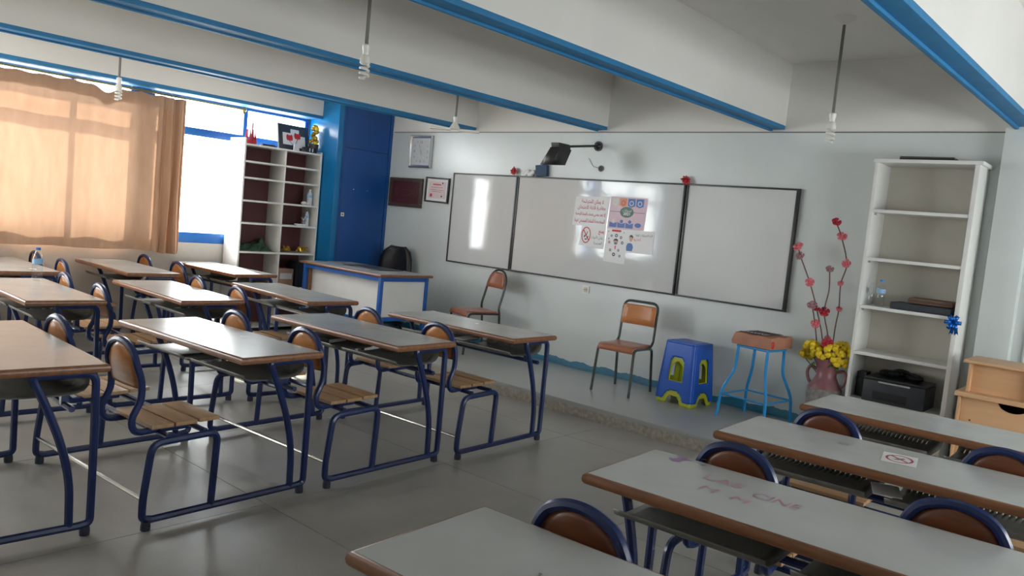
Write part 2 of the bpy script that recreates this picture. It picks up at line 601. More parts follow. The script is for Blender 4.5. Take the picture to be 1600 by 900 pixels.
def window(idx, xin, y0, y1, z0, z1, mulls, zt, xo):
    """blue window frame with transom; xo = +1 if the room lies towards +x"""
    m = MB()
    fx0, fx1 = xin-0.02*xo, xin-0.075*xo
    b = 0.055
    m.box(fx0, fx1, y0, y1, z0, z0+0.115)
    m.box(fx0, fx1, y0, y1, z1-0.03, z1)
    m.box(fx0, fx1, y0, y0+b, z0+0.115, z1-0.03)
    m.box(fx0, fx1, y1-b, y1, z0+0.115, z1-0.03)
    for q in mulls:
        m.box(fx0+0.004*xo, fx1, q-0.024, q+0.024, z0+0.115, z1-0.03)
    e = [y0+b]+[q+s*0.024 for q in mulls for s in (-1, 1)]+[y1-b]
    for i in range(0, len(e), 2):
        m.box(fx0, fx1, e[i], e[i+1], zt-0.04, zt+0.045)
    fr = struct(obj('window_%d' % idx, m, M_winframe, bevel=0.004))
    for i in range(0, len(e), 2):
        for (a, c) in ((z0+0.115, zt-0.04), (zt+0.045, z1-0.03)):
            xm = (fx0+fx1)/2
            obj('pane', MB().box(xm-0.002, xm+0.002, e[i], e[i+1], a, c), M_pane, fr)
    return fr


for i, ((a, b), ml) in enumerate(zip(UNITS, MULL)):
    window(i+1, XL, a, b, SILL, HEAD, ml, 2.17, 1)
    portal((XL-0.22, (a+b)/2, (SILL+HEAD)/2), (0, -PI/2, 0), HEAD-SILL, b-a)
for i, (a, b) in enumerate(RW):
    window(i+4, XR, a, b, RZ0, RZ1, [a+(b-a)/3, a+(b-a)*2/3], RZ0+0.5, -1)
    portal((XR+0.22, (a+b)/2, (RZ0+RZ1)/2), (0, PI/2, 0), RZ1-RZ0, b-a)

# blue pillar in the corner and the built-in cupboard between it and the front wall
PX = -1.17
struct(obj('pillar', MB().box(XL-0.02, PX, -0.83, -0.755, 0, ZC), M_pillar_blue, bevel=0.006))
m = MB()
m.box(XL, PX-0.03, -0.755, 0.0, 0, ZC)
cup = obj('built_in_cupboard', m, M_closet)
m = MB().box(PX-0.03, PX-0.004, -0.755, -0.715, 0.0, ZC).box(PX-0.03, PX-0.004, -0.045, 0.0, 0, ZC).box(PX-0.03, PX-0.004, -0.715, -0.045, 2.92, ZC).box(PX-0.03, PX-0.004, -0.715, -0.045, 0, 0.12)
obj('door_frame', m, M_closet, cup)
d = obj('door', MB().box(PX-0.028, PX-0.008, -0.711, -0.049, 0.124, 2.212), M_closet, cup, bevel=0.004)
obj('keyhole_plate', MB().box(PX-0.01, PX-0.003, -0.70, -0.655, 1.40, 1.445), M_pbulb, d)
obj('keyhole', MB().box(PX-0.004, PX-0.0015, -0.685, -0.67, 1.412, 1.432), M_black, d)
for yy in (-0.54, -0.33):
    obj('screw', MB().ball((PX-0.008, yy, 1.735), 0.008), M_silver, d)
obj('door', MB().box(PX-0.028, PX-0.008, -0.711, -0.049, 2.222, 2.915), M_closet, cup, bevel=0.004)
tag(cup, 'dark blue built-in corner cupboard with a tall door behind the teacher desk', 'cupboard')


# concrete beams with blue painted undersides
def beam(xr, width, y0, idx):
    m = MB()
    m.box(xr-width, xr, y0, 0.012, ZB+0.032, ZC+0.02)
    bo = struct(obj('ceiling_beam', m, M_beam))
    t = MB()
    e = 0.002
    t.box(xr-width-e, xr+e, y0, 0.0, ZB, ZB+0.033)
    t.box(xr-width-e, xr-width+0.022, y0, -0.001, ZB-0.014, ZB+0.002)
    obj('blue_soffit', t, M_blue, bo, bevel=0.006)
    return bo


beam(0.26, 0.125, YB+0.01, 1)
beam(2.06, 0.125, YB+0.01, 2)
beam(3.87, 0.125, YB+0.01, 3)
beam(7.47, 0.125, YB+0.01, 5)
m = MB().box(5.56, 5.68, YB+0.01, 0.012, ZB+0.035, ZC+0.02)
bo = struct(obj('ceiling_beam', m, M_beam))
t = MB().box(5.558, 5.682, YB+0.01, -0.10, ZB, ZB+0.036).box(5.558, 5.586, YB+0.01, -0.101, ZB-0.018, ZB+0.002)
obj('blue_soffit', t, M_blue, bo, bevel=0.008)
# edge beam over the windows
m = MB().box(XL-0.2, -1.5, YB+0.01, -0.83, ZB+0.05, ZC+0.02)
bo = struct(obj('ceiling_beam', m, M_beam))
obj('blue_soffit', MB().box(XL-0.002, -1.498, YB+0.01, -0.831, ZB+0.012, ZB+0.051), M_blue, bo, bevel=0.006)
# white pillar at the right
m = MB().box(5.505, 5.72, -0.11, 0.01, 0.0, ZC)
struct(obj('pillar', m, M_wall_low, bevel=0.012))
m = MB()
m.tube([(5.80, -0.012, HS), (5.80, -0.012, 2.5)], 0.012, 8)
struct(obj('trim_2', m, M_wall_low))

# ================================================================== STUDENT DESKS
TL, TD, TH = 1.24, 0.48, 0.76


def make_desk():
    root = empty('double_school_desk')
    hx = TL/2
    # tabletop and bullnose band
    top = obj('tabletop', MB().box(-hx+0.012, hx-0.012, -TD+0.012, -0.012, TH-0.036, TH), M_top, root)
    prof = [(0.014, 0.0), (0.006, -0.001), (0.0, -0.007), (-0.002, -0.018), (0.0, -0.028), (0.006, -0.035), (0.014, -0.036)]
    v, f = [], []
    cs = [(-1, -1), (1, -1), (1, 1), (-1, 1)]
    for (sx, sy) in cs:
        for (off, dz) in prof:
            v.append((sx*(hx-off), -TD/2+sy*(TD/2-off), TH+dz))
    n = len(prof)
    for i in range(4):
        j = (i+1) % 4
        for k in range(n-1):
            f.append((i*n+k, j*n+k, j*n+k+1, i*n+k+1))
    eb = MB()
    eb.add(v, f)
    obj('edge_band', eb, M_edge, top)
    # apron boards under the top
    obj('apron', MB().box(-hx+0.10, hx-0.10, -0.065, -0.045, TH-0.075, TH-0.036), M_edge, root)
    fx = hx-0.045
    for s in (-1, 1):
        X = s*fx
        R = 0.0175
        obj('floor_rail', MB().tube([(X, -0.885, 0.045), (X, -0.075, 0.045)], R), M_navy, root)
        p = arc([(X, -0.085, 0.045), (X, -0.035, 0.05), (X, -0.035, 0.30), (X, -0.04, 0.716), (X, -0.29, 0.716), (X, -0.235, 0.60), (X, -0.165, 0.42), (X, -0.125, 0.25), (X, -0.120, 0.05)],
                {1: 0.045, 2: 0.1, 3: 0.05, 4: 0.025, 5: 0.08, 6: 0.09, 7: 0.08})
        obj('table_leg', MB().tube(p, R), M_navy, root)
        p = arc([(X, -0.86, 0.045), (X, -0.905, 0.055), (X, -0.905, 0.15), (X, -0.875, 0.395), (X, -0.555, 0.405), (X, -0.57, 0.05)],
                {1: 0.045, 2: 0.05, 3: 0.05, 4: 0.05})
        obj('seat_leg', MB().tube(p, R), M_navy, root)
        for y in (-0.055, -0.885):
            obj('foot', MB().lathe([(0.021, 0.0), (0.022, 0.02), (0.019, 0.04)], 10, (X, y, 0)), M_foot, root)
    for (y, z, r) in ((-0.13, 0.565, 0.014), (-0.62, 0.418, 0.0135), (-0.80, 0.418, 0.0135)):
        obj('crossbar', MB().tube([(-fx, y, z), (fx, y, z)], r), M_navy, root)
    obj('footrest_rod', MB().tube([(-fx, -0.905, 0.145), (fx, -0.905, 0.145)], 0.010), M_steel, root)
    for s in (-1, 1):
        cx = s*0.285
        # perforated sheet rack
        prof = [(-0.41, 0.652), (-0.40, 0.634), (-0.38, 0.624), (-0.355, 0.620), (-0.30, 0.618), (-0.16, 0.617), (-0.105, 0.621), (-0.072, 0.634), (-0.055, 0.655), (-0.052, 0.678), (-0.062, 0.697)]
        wd = 0.50
        cols = [0.0, 0.03]
        while cols[-1] < wd-0.05:
            cols += [cols[-1]+0.005, cols[-1]+0.021]
        cols.append(wd)
        ncol = len(cols)-1
        v = [(cx-wd/2+c, y, z) for (y, z) in prof for c in cols]
        f = []
        for r_ in range(len(prof)-1):
            for c in range(ncol):
                if r_ in (2, 6, 7) and c % 2 == 1 and c < ncol-1 and not (r_ == 7):
                    continue
                k = r_*(ncol+1)+c
                f.append((k, k+1, k+ncol+2, k+ncol+1))
        mb = MB()
        mb.add(v, f)
        rk = obj('book_rack', mb, M_rack, root, solid=0.003)
        for q in (-0.185, 0.185):
            obj('bracket', MB().box(cx+q-0.015, cx+q+0.015, -0.145, -0.115, 0.565, 0.617), M_navy, rk)
        # seat: bracket with three slats
        sx = s*0.34
        sb = MB()
        for q in (-0.10, 0.10):
            sb.box(sx+q-0.012, sx+q+0.012, -0.835, -0.53, 0.430, 0.440)
        st = obj('seat', sb, M_navy, root)
        for k in range(3):
            y0 = -0.850+k*0.116
            slm = MB()
            zz = 0.440+(0.004 if k == 2 else 0.0)
            slm.prism([(y0, zz), (y0+0.106, zz), (y0+0.106, zz+0.018), (y0, zz+0.018)], 0, sx-0.175, sx+0.175)
            obj('slat', slm, M_slat, st, bevel=0.003)
        # backrest arch
        hw = 0.145
        left = [(-hw+0.01, -0.66, 0.428), (-hw+0.01, -0.80, 0.428), (-hw, -0.905, 0.432), (-hw, -0.93, 0.49), (-hw, -0.895, 0.575), (-hw, -0.895, 0.66), (-hw+0.005, -0.915, 0.73), (-hw*0.72, -0.922, 0.795), (-hw*0.36, -0.926, 0.824), (0, -0.927, 0.832)]
        pts = left+[(-q[0], q[1], q[2]) for q in reversed(left[:-1])]
        pts = spline([(sx+q[0], q[1], q[2]) for q in pts], 4)
        bk = obj('backrest', MB().tube(pts, 0.0165), M_navy, root)
        # plywood panel inside the arch, curved
        pm_ = MB()
        rows = [(0.625, 0.125, -0.893), (0.64, 0.142, -0.894), (0.68, 0.141, -0.902), (0.73, 0.134, -0.914), (0.775, 0.105, -0.918), (0.802, 0.068, -0.922), (0.818, 0.02, -0.925)]
        v = []
        for (z, h, y) in rows:
            for k in range(7):
                t = -1+k/3
                v.append((sx+h*t, y-0.012*(1-t*t), z))
        f = [(r_*7+k, r_*7+k+1, (r_+1)*7+k+1, (r_+1)*7+k) for r_ in range(len(rows)-1) for k in range(6)]
        pm_.add(v, f)
        obj('back_panel', pm_, M_ply, bk, solid=0.009)
    return root


proto = make_desk()
DESKS = [
    # x of front right corner, y of front edge, rotation, label
    (3.282, -2.085, 0.032, 'front desk of the aisle column, nearest the platform and the arched chair', 'D1'),
    (3.257, -3.073, 0.038, 'aisle column desk second from the platform, with a dark stain on its top', 'D2'),
    (3.269, -4.065, 0.045, 'aisle column desk third from the platform, its top mirroring the bright window', 'D3'),
    (3.215, -5.120, -0.045, 'big warm-lit desk cut by the left picture edge, rearmost of the aisle column', 'D4'),
    (1.482, -2.440, -0.045, 'front desk of the middle left column, just before the blue-framed teacher desk', 'E1'),
    (1.350, -3.395, -0.035, 'second desk of the middle left column, behind the desk facing the teacher desk', 'E2'),
    (1.271, -4.350, -0.03, 'desk with the water bottle on it in the middle left column', 'E3'),
    (-0.470, -1.960, 0.02, 'bright front desk of the window column, right beside the white cubby bookcase', 'F1'),
    (-0.429, -3.004, -0.02, 'window column desk standing under the right half of the curtain', 'F2'),
    (-0.420, -4.020, -0.02, 'window column desk under the curtain at the left picture edge', 'F3'),
    (6.459, -2.065, 0.019, 'right block desk nearest the wooden cabinet and printer shelf', 'R1'),
    (6.465, -3.012, 0.045, 'right block desk with the prohibition sticker on its top', 'R2'),
    (6.495, -3.972, 0.046, 'right block desk with pink and purple scribbles on its top', 'R3'),
    (6.532, -4.925, 0.049, 'closest desk at the bottom edge of the picture, plain grey top', 'R4'),
]
DROOT = {}
made_dark = None
for i, (dx, dy, th, lab, key) in enumerate(DESKS):
    r = proto if i == 0 else copy_tree(proto)
    r.location = (dx-math.cos(th)*TL/2, dy-math.sin(th)*TL/2, 0)
    r.rotation_euler = (0, 0, th)
    tag(r, lab, 'school desk', 'double school desks with attached seats')
    DROOT[key] = r
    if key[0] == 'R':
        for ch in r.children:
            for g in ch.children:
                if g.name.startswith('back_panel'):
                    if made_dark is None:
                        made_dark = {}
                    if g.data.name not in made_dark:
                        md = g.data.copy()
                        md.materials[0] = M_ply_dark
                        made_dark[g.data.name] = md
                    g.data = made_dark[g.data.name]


def on_desk(key, px, py, z):
    """world point from desk-local coordinates"""
    r = DROOT[key]
    th = r.rotation_euler.z
    return Vector((r.location.x+px*math.cos(th)-py*math.sin(th), r.location.y+px*math.sin(th)+py*math.cos(th), z))


def desk_local(key, x, y):
    r = DROOT[key]
    th = r.rotation_euler.z
    dx, dy = x-r.location.x, y-r.location.y
    return (dx*math.cos(th)+dy*math.sin(th), -dx*math.sin(th)+dy*math.cos(th))


# ================================================================== WHITEBOARD
BZ0, BZ1 = 1.0, 2.03
W1, W2, W3 = 0.99, 2.04, 1.045
wb = empty('whiteboard', (0, 0, BZ0))
tag(wb, 'long three-panel whiteboard with black frame on the front wall', 'whiteboard')


def panel(name, x0, x1, z0, z1, y, tl=0.018, tr=0.018):
    p = obj(name, MB().box(x0, x1, y, y+0.015, z0, z1), M_board, wb)
    t = 0.016
    obj('frame', MB().box(x0-tl, x1+tr, y-0.008, y+0.017, z1, z1+t).box(x0-tl, x1+tr, y-0.008, y+0.017, z0-t, z0).box(x0-tl, x0, y-0.008, y+0.017, z0, z1).box(x1, x1+tr, y-0.008, y+0.017, z0, z1), M_frame_black, p, bevel=0.002)
    return p


H = BZ1-BZ0
panel('wing_panel', 0.018, W1-0.022, 0.016, H-0.016, -0.030)
panel('centre_panel', W1+0.022, W1+W2-0.026, 0.016, H-0.016, -0.030)
panel('wing_panel', W1+W2+0.026, W1+W2+W3-0.022, 0.016, H-0.016, -0.030, 0.022, 0.03)
YBD = -0.0345   # plane of papers taped on the board


# ---- posters taped on the board
def poster(name, pts, label, m=M_paper, lift=0.0, cat='poster'):
    m_ = MB()
    n = len(pts)
    y = YBD+0.003-lift
    v = [(a, y, b) for a, b in pts]+[(a, y+0.0006, b) for a, b in pts]
    m_.add(v, [tuple(range(n)), tuple(range(2*n-1, n-1, -1))]+[(i, n+i, n+(i+1) % n, (i+1) % n) for i in range(n)])
    o = obj(name, m_, m, smooth=False)
    return tag(o, label, cat, 'papers taped on the whiteboard')


FR = (PI/2, 0, 0)
YP = YBD+0.003


def flat(name, pts, m, parent, y):
    m_ = MB()
    m_.add([(a, y, b) for a, b in pts], [tuple(range(len(pts)))])
    return obj(name, m_, m, parent, smooth=False)


def ring_pts(cx, cz, rx, rz, n=28):
    return [(cx+rx*math.cos(2*PI*k/n), cz+rz*math.sin(2*PI*k/n)) for k in range(n)]


def flat_ring(name, cx, cz, rx, rz, t, m, parent, y, n=28):
    o_, i_ = ring_pts(cx, cz, rx, rz, n), ring_pts(cx, cz, rx-t, rz-t, n)
    m_ = MB()
    m_.add([(a, y, b) for a, b in o_]+[(a, y, b) for a, b in i_], [(k, (k+1) % n, n+(k+1) % n, n+k) for k in range(n)])
    return obj(name, m_, m, parent, smooth=False)


def bar2(name, a, b, t, m, parent, y):
    a, b = Vector(a), Vector(b)
    nrm = (b-a).normalized()
    nrm = Vector((-nrm.y, nrm.x))*t/2
    return flat(name, [tuple(a-nrm), tuple(b-nrm), tuple(b+nrm), tuple(a+nrm)], m, parent, y)


p1 = poster('exam_notice', [(1.775, 1.56), (2.185, 1.575), (2.205, 1.865), (1.79, 1.85)], 'white paper with four lines of red Arabic writing on the whiteboard')
yy = YP-0.0008
for s, cz, wdt, cxx in (('لا يمكن للمترشحة', 1.805, 0.27, 2.0), ('مغادرة قاعة الامتحان', 1.745, 0.34, 1.995), ('إلا بعد مضي نصف المدة الزمنية', 1.675, 0.37, 1.99), ('المخصصة للمادة الممتحن فيها', 1.612, 0.37, 1.985)):
    text_obj('lettering', shape_arabic(s), M_red, p1, (cxx, yy, cz), FR, width=wdt, height=0.052, bold=0.01)
p2 = poster('no_sharing_sign', [(1.885, 1.365), (2.185, 1.345), (2.19, 1.585), (1.905, 1.570)], 'white sign with red crossed-out circle and black Arabic text on the whiteboard', lift=0.0012)
yy = YP-0.0020
flat_ring('prohibition_ring', 1.963, 1.472, 0.056, 0.082, 0.010, M_redbright, p2, yy)
bar2('prohibition_slash', (1.928, 1.522), (1.998, 1.422), 0.010, M_redbright, p2, yy)
for a, b, q in (((1.94, 1.45), (1.955, 1.47), 0.014), ((1.975, 1.44), (1.99, 1.46), 0.012), ((1.965, 1.47), (1.98, 1.51), 0.008), ((1.95, 1.43), (1.975, 1.43), 0.012)):
    bar2('pictogram', a, b, q, M_ink, p2, yy+0.0003)
text_obj('lettering', shape_arabic('يمنع'), M_redbright, p2, (2.145, yy, 1.507), FR, width=0.066, height=0.045, bold=0.02)
text_obj('lettering', shape_arabic('تبادل الأدوات'), M_ink, p2, (2.10, yy, 1.455), FR, width=0.145, height=0.04)
text_obj('lettering', shape_arabic('المدرسية'), M_ink, p2, (2.115, yy, 1.400), FR, width=0.10, height=0.04)
M_pinkpaper = mat('pink_print', hexc('d4b4c2'), 0.35, var=0.05, vscale=8)
M_blueprint = mat('blue_print', hexc('3c6cb4'), 0.4)
M_greenprint = mat('green_print', hexc('2f6a58'), 0.4)
M_orangeprint = mat('orange_print', hexc('e0906a'), 0.4)
M_palesq = mat('pale_print', hexc('dccfc8'), 0.4)
p3 = poster('exam_poster', [(2.205, 1.555), (2.625, 1.565), (2.64, 1.872), (2.215, 1.872)], 'pink and blue exam poster with a green oval on the whiteboard', m=M_pinkpaper)
yy = YP-0.0008
flat('green_oval', ring_pts(2.415, 1.728, 0.078, 0.052), M_greenprint, p3, yy-0.0004)
text_obj('lettering', shape_arabic('امتحانات'), M_paper, p3, (2.415, yy-0.0008, 1.745), FR, width=0.10, height=0.028)
text_obj('lettering', '2021', M_paper, p3, (2.415, yy-0.0008, 1.712), FR, width=0.075, height=0.028, bold=0.02)
bar2('line', (2.22, 1.728), (2.62, 1.728), 0.004, M_ink, p3, yy)
for k, mm in enumerate((M_palesq, M_orangeprint, M_blueprint, M_blueprint)):
    cx = 2.272+k*0.094
    flat('tile', [(cx-0.042, 1.79), (cx, 1.775), (cx+0.042, 1.79), (cx+0.042, 1.86), (cx-0.042, 1.86)], mm, p3, yy)
    flat_ring('pictogram', cx, 1.815, 0.024, 0.024, 0.006, M_paper if k != 1 else M_redbright, p3, yy-0.0004, 16)
    if k < 3:
        flat('tile', [(cx-0.046, 1.575), (cx+0.040, 1.575), (cx+0.040, 1.625), (cx, 1.612), (cx-0.046, 1.628)], M_blueprint, p3, yy)
        flat('pictogram', ring_pts(cx, 1.636, 0.018, 0.018, 12), M_blueprint if k != 0 else M_palesq, p3, yy-0.0004)
    else:
        flat('blue_oval', ring_pts(cx, 1.61, 0.036, 0.022, 18), M_blueprint, p3, yy)
p4 = poster('hygiene_poster', [(2.195, 1.235), (2.445, 1.225), (2.455, 1.56), (2.21, 1.56)], 'narrow white poster with red header and small icons on the whiteboard', lift=0.0006)
yy = YP-0.0014
flat('red_header', [(2.268, 1.532), (2.376, 1.532), (2.376, 1.552), (2.268, 1.552)], M_redbright, p4, yy)
M_skin = mat('skin_print', hexc('d8b090'), 0.5)
for cx, cz, r_, mm in ((2.325, 1.495, 0.017, M_ink), (2.27, 1.49, 0.012, M_ink), (2.38, 1.48, 0.014, M_ink), (2.25, 1.425, 0.013, M_red), (2.40, 1.43, 0.015, M_ink), (2.27, 1.35, 0.013, M_ink), (2.315, 1.31, 0.018, M_ink), (2.365, 1.355, 0.012, M_ink), (2.385, 1.30, 0.012, M_ink), (2.23, 1.53, 0.007, M_redbright), (2.41, 1.53, 0.006, M_ink), (2.24, 1.46, 0.008, M_blueprint)):
    flat_ring('icon', cx, cz, r_, r_, r_*0.55, mm, p4, yy, 12)
flat('head', ring_pts(2.325, 1.432, 0.024, 0.028, 16), M_skin, p4, yy)
flat('hair', [(2.296, 1.432), (2.302, 1.458), (2.325, 1.468), (2.348, 1.458), (2.354, 1.432), (2.342, 1.446), (2.308, 1.446)], M_ink, p4, yy-0.0004)
flat('mask', ring_pts(2.325, 1.420, 0.018, 0.011, 12), M_blueprint, p4, yy-0.0004)
flat('tie', [(2.317, 1.395), (2.333, 1.395), (2.329, 1.360), (2.321, 1.360)], M_redbright, p4, yy)
p5 = poster('advice_poster', [(2.445, 1.345), (2.748, 1.345), (2.748, 1.565), (2.455, 1.560)], 'white poster with a printed figure in a blue shirt on the whiteboard', lift=0.0018)
yy = YP-0.0026
flat('shirt', [(2.455, 1.36), (2.52, 1.36), (2.528, 1.40), (2.515, 1.43), (2.49, 1.437), (2.462, 1.43), (2.450, 1.40)], M_blueprint, p5, yy)
flat('head', ring_pts(2.497, 1.478, 0.02, 0.028, 16), M_skin, p5, yy)
flat('hair', [(2.474, 1.485), (2.482, 1.512), (2.505, 1.516), (2.52, 1.498), (2.517, 1.482), (2.508, 1.494), (2.485, 1.496)], M_ink, p5, yy-0.0004)
text_obj('lettering', shape_arabic('لأداء الامتحانات كونوا'), M_ink, p5, (2.64, yy, 1.520), FR, width=0.185, height=0.032)
text_obj('lettering', shape_arabic('احذروا'), M_orangeprint, p5, (2.565, yy, 1.475), FR, width=0.075, height=0.036, bold=0.015)
# shiny clear tape strips
for (x0, x1, z0, z1) in ((1.80, 2.2, 1.885, 1.905), (2.188, 2.20, 1.25, 1.62), (2.655, 2.668, 1.36, 1.86)):
    pass

# ================================================================== FRONT WALL FITTINGS
# clock
ck = empty('wall_clock', (-0.61, 0, 2.265))
tag(ck, 'square silver wall clock high on the left of the front wall', 'clock')
h = 0.195
obj('face', MB().box(-h+0.03, h-0.03, -0.02, -0.008, -h+0.03, h-0.03), M_clockface, ck)
fm = MB()
prof = [(0, 0.0), (0, -0.028), (0.012, -0.040), (0.022, -0.036), (0.034, -0.022)]
v, f = [], []
for (sx, sz) in ((-1, -1), (1, -1), (1, 1), (-1, 1)):
    for (o_, y) in prof:
        v.append((sx*(h-o_), y, sz*(h-o_)))
n = len(prof)
for i in range(4):
    for k in range(n-1):
        f.append((i*n+k, ((i+1) % 4)*n+k, ((i+1) % 4)*n+k+1, i*n+k+1))
fm.add(v, f)
obj('frame', fm, M_silver, ck)
NUM = {12: '12', 1: '1', 2: '2', 3: '3', 4: '4', 5: '5', 6: '6', 7: '7', 8: '8', 9: '9', 10: '10', 11: '11'}
for k in range(1, 13):
    a = PI/2-2*PI*k/12
    rr = 0.115/max(abs(math.cos(a)), abs(math.sin(a)), 0.8)
    text_obj('numeral', NUM[k], M_ink, ck, (rr*math.cos(a), -0.0208, rr*math.sin(a)), FR, height=0.034 if k % 3 == 0 else 0.022, bold=0.0)
obj('hour_hand', MB().prism([(-0.004, -0.02), (0.004, -0.02), (0.003, 0.075), (-0.003, 0.075)], 1, -0.0235, -0.022), M_ink, ck, rot=(0, math.radians(148), 0))
obj('minute_hand', MB().prism([(-0.003, -0.045), (0.003, -0.045), (0.002, 0.10), (-0.002, 0.10)], 1, -0.0255, -0.0245), M_paper, ck, rot=(0, math.radians(146), 0))
obj('second_hand', MB().prism([(-0.0015, -0.05), (0.0015, -0.05), (0.001, 0.09), (-0.001, 0.09)], 1, -0.0275, -0.0265), M_ink, ck, rot=(0, math.radians(-20), 0))


def picture(name, x0, x1, z0, z1, fw_, mf, mi, label, rotz=0.0):
    c = empty(name, ((x0+x1)/2, 0, (z0+z1)/2), (0, rotz, 0))
    tag(c, label, 'picture')
    a, b = (x1-x0)/2, (z1-z0)/2
    t = MB()
    t.box(-a, a, -0.03, -0.002, b-fw_, b).box(-a, a, -0.03, -0.002, -b, -b+fw_).box(-a, -a+fw_, -0.03, -0.002, -b+fw_, b-fw_).box(a-fw_, a, -0.03, -0.002, -b+fw_, b-fw_)
    obj('frame', t, mf, c, bevel=0.006)
    obj('picture_sheet', MB().box(-a+fw_, a-fw_, -0.012, -0.003, -b+fw_, b-fw_), mi, c)
    return c, a-fw_, b-fw_


pc, a, b = picture('framed_picture', -1.13, -0.53, 1.585, 1.94, 0.045, M_carved, M_maroonpic, 'dark framed maroon picture beside the blue cupboard', 0.0)
flat_ring('ornament', 0.0, 0.0, 0.11, 0.04, 0.006, M_carved, pc, -0.0126)
for q in (-0.17, 0.17):
    flat_ring('ornament', q, 0.02, 0.03, 0.06, 0.006, M_carved, pc, -0.0126, 16)
pc, a, b = picture('framed_certificate', -0.475, -0.075, 1.67, 1.965, 0.018, M_blackm, M_paper, 'small framed certificate left of the whiteboard', math.radians(1.0))
flat('certificate_print', [(-a+0.035, -b+0.03), (a-0.035, -b+0.03), (a-0.035, b-0.03), (-a+0.035, b-0.03)], M_cert, pc, -0.0126)
for cz, ww in ((0.065, 0.14), (0.03, 0.20), (0.0, 0.22), (-0.02, 0.16)):
    bar2('print_line', (-ww/2-0.01, cz), (ww/2-0.01, cz), 0.006 if cz < 0.06 else 0.014, M_red if cz > 0.06 else M_mauve_pet, pc, -0.0130)
for q in ((-0.10, -0.065, 0.022, M_red), (0.085, 0.085, 0.012, M_ink), (0.08, -0.07, 0.012, M_ink)):
    flat('seal', ring_pts(q[0], q[1], q[2], q[2], 14), q[3], pc, -0.0130)

# black wall lamp over the board
lp = empty('board_lamp', (1.98, 0, 2.36))
tag(lp, 'black wall lamp on a long arm above the whiteboard', 'lamp')
obj('wall_mount', MB().tube([(0, 0.0, 0), (0, -0.012, 0)], 0.05, 12).tube([(0, -0.012, 0), (0, -0.045, 0)], [0.035, 0.018], 12), M_blackm, lp)
obj('arm', MB().tube([(0, -0.03, 0), (0, -0.54, -0.075)], 0.012, 8), M_blackm, lp)
sh = MB()
sh.hull8([(-0.05, -0.70, -0.055), (0.05, -0.70, -0.055), (0.05, -0.53, -0.055), (-0.05, -0.53, -0.055)],
         [(-0.05, -0.68, -0.115), (0.05, -0.68, -0.115), (0.05, -0.50, -0.125), (-0.05, -0.50, -0.125)])
obj('lamp_head', sh, M_blackm, lp, bevel=0.012)
sh = MB()
A = [(-0.055, -0.685, -0.10), (0.055, -0.685, -0.10), (0.055, -0.51, -0.105), (-0.055, -0.51, -0.105)]
B = [(-0.065, -0.80, -0.275), (0.065, -0.80, -0.275), (0.065, -0.60, -0.255), (-0.065, -0.60, -0.255)]
sh.add(A+B, [(i, (i+1) % 4, 4+(i+1) % 4, 4+i) for i in range(4)]+[(0, 1, 2, 3)])
obj('lamp_shade', sh, M_blackm, lp, solid=0.006)
# hole with loose wires
ho = obj('wall_hole', MB().lathe([(0.030, 0), (0.032, 0.008), (0.020, 0.012), (0.018, 0.004)], 14), M_conduit, loc=(2.04, 0.0, 2.14), rot=(PI/2, 0, 0))
tag(ho, 'small round wall box with loose wires above the whiteboard', 'wall box')
obj('cavity', MB().lathe([(0.018, 0.004), (0.017, 0.0065)], 12), M_black, ho)
obj('loose_wire', MB().tube(spline([(0, 0.0, 0.008), (-0.05, 0.01, 0.012), (-0.10, 0.025, 0.006), (-0.16, 0.10, 0.005)], 4), 0.0025, 5), M_conduit, ho)
# socket
so = obj('power_socket', MB().box(-0.042, 0.042, -0.012, 0.0, -0.04, 0.04), M_pbulb, loc=(2.01, 0, 0.925), bevel=0.006)
tag(so, 'white power socket below the whiteboard', 'socket')
so_in = obj('socket_well', MB().lathe([(0.024, 0), (0.026, 0.003), (0.022, 0.004)], 14), M_cream_back, so, loc=(0, -0.012, 0), rot=(PI/2, 0, 0))
for q in (-0.009, 0.009):
    obj('contact', MB().lathe([(0.004, 0.0), (0.004, 0.001)], 8), M_black, so, loc=(q, -0.0165, 0), rot=(PI/2, 0, 0))


# little things along the upper frame of the board
def rosette(name, loc, r, m, label, petals=9):
    c = empty(name, loc)
    tag(c, label, 'decoration')
    for k in range(petals):
        a = 2*PI*k/petals+0.2
        rr = r*(0.75+0.35*random.random())
        d1 = Vector((math.cos(a), -0.35, math.sin(a)))*rr
        sd = Vector((-math.sin(a), 0, math.cos(a)))*r*0.28
        mb = MB()
        z = Vector((0, -0.004*k/petals, 0))
        mb.add([z, z+d1*0.6+sd, z+d1, z+d1*0.6-sd], [(0, 1, 2, 3)])
        obj('petal', mb, m, c, solid=0.002)
    obj('centre', MB().ball((0, -r*0.25, 0), r*0.25), m, c)
    return c


TOPZ = BZ1+0.001
rosette('red_bow', (0.92, -0.02, TOPZ+0.045), 0.055, M_redpet, 'red foil bow on the left joint of the whiteboard frame')
rosette('red_bow', (3.02, -0.03, TOPZ+0.03), 0.055, M_redpet, 'red foil bow on the right joint of the whiteboard frame')
cr = MB()
random.seed(3)
for k in range(5):
    cr.ball((-0.05+0.025*k, 0, 0.03+0.012*math.sin(k*2)), 0.032, 6, 4, (1, 0.5, 0.9+0.2*(k % 2)))
o = obj('crumpled_paper', cr, M_paper, loc=(1.13, -0.018, TOPZ+0.001))
tag(o, 'crumpled white paper on the whiteboard frame beside the navy box', 'paper')
o = obj('navy_box', MB().box(-0.075, 0.075, -0.022, 0.02, 0.0, 0.115), M_bluebox, loc=(1.31, -0.022, TOPZ), rot=(0, math.radians(-4), 0), bevel=0.003)
o.location.z += 0.005
tag(o, 'navy blue card box standing on top of the whiteboard frame', 'box')
obj('lid_flap', MB().box(-0.075, 0.075, -0.024, -0.0221, 0.098, 0.117), M_bluebox, o)


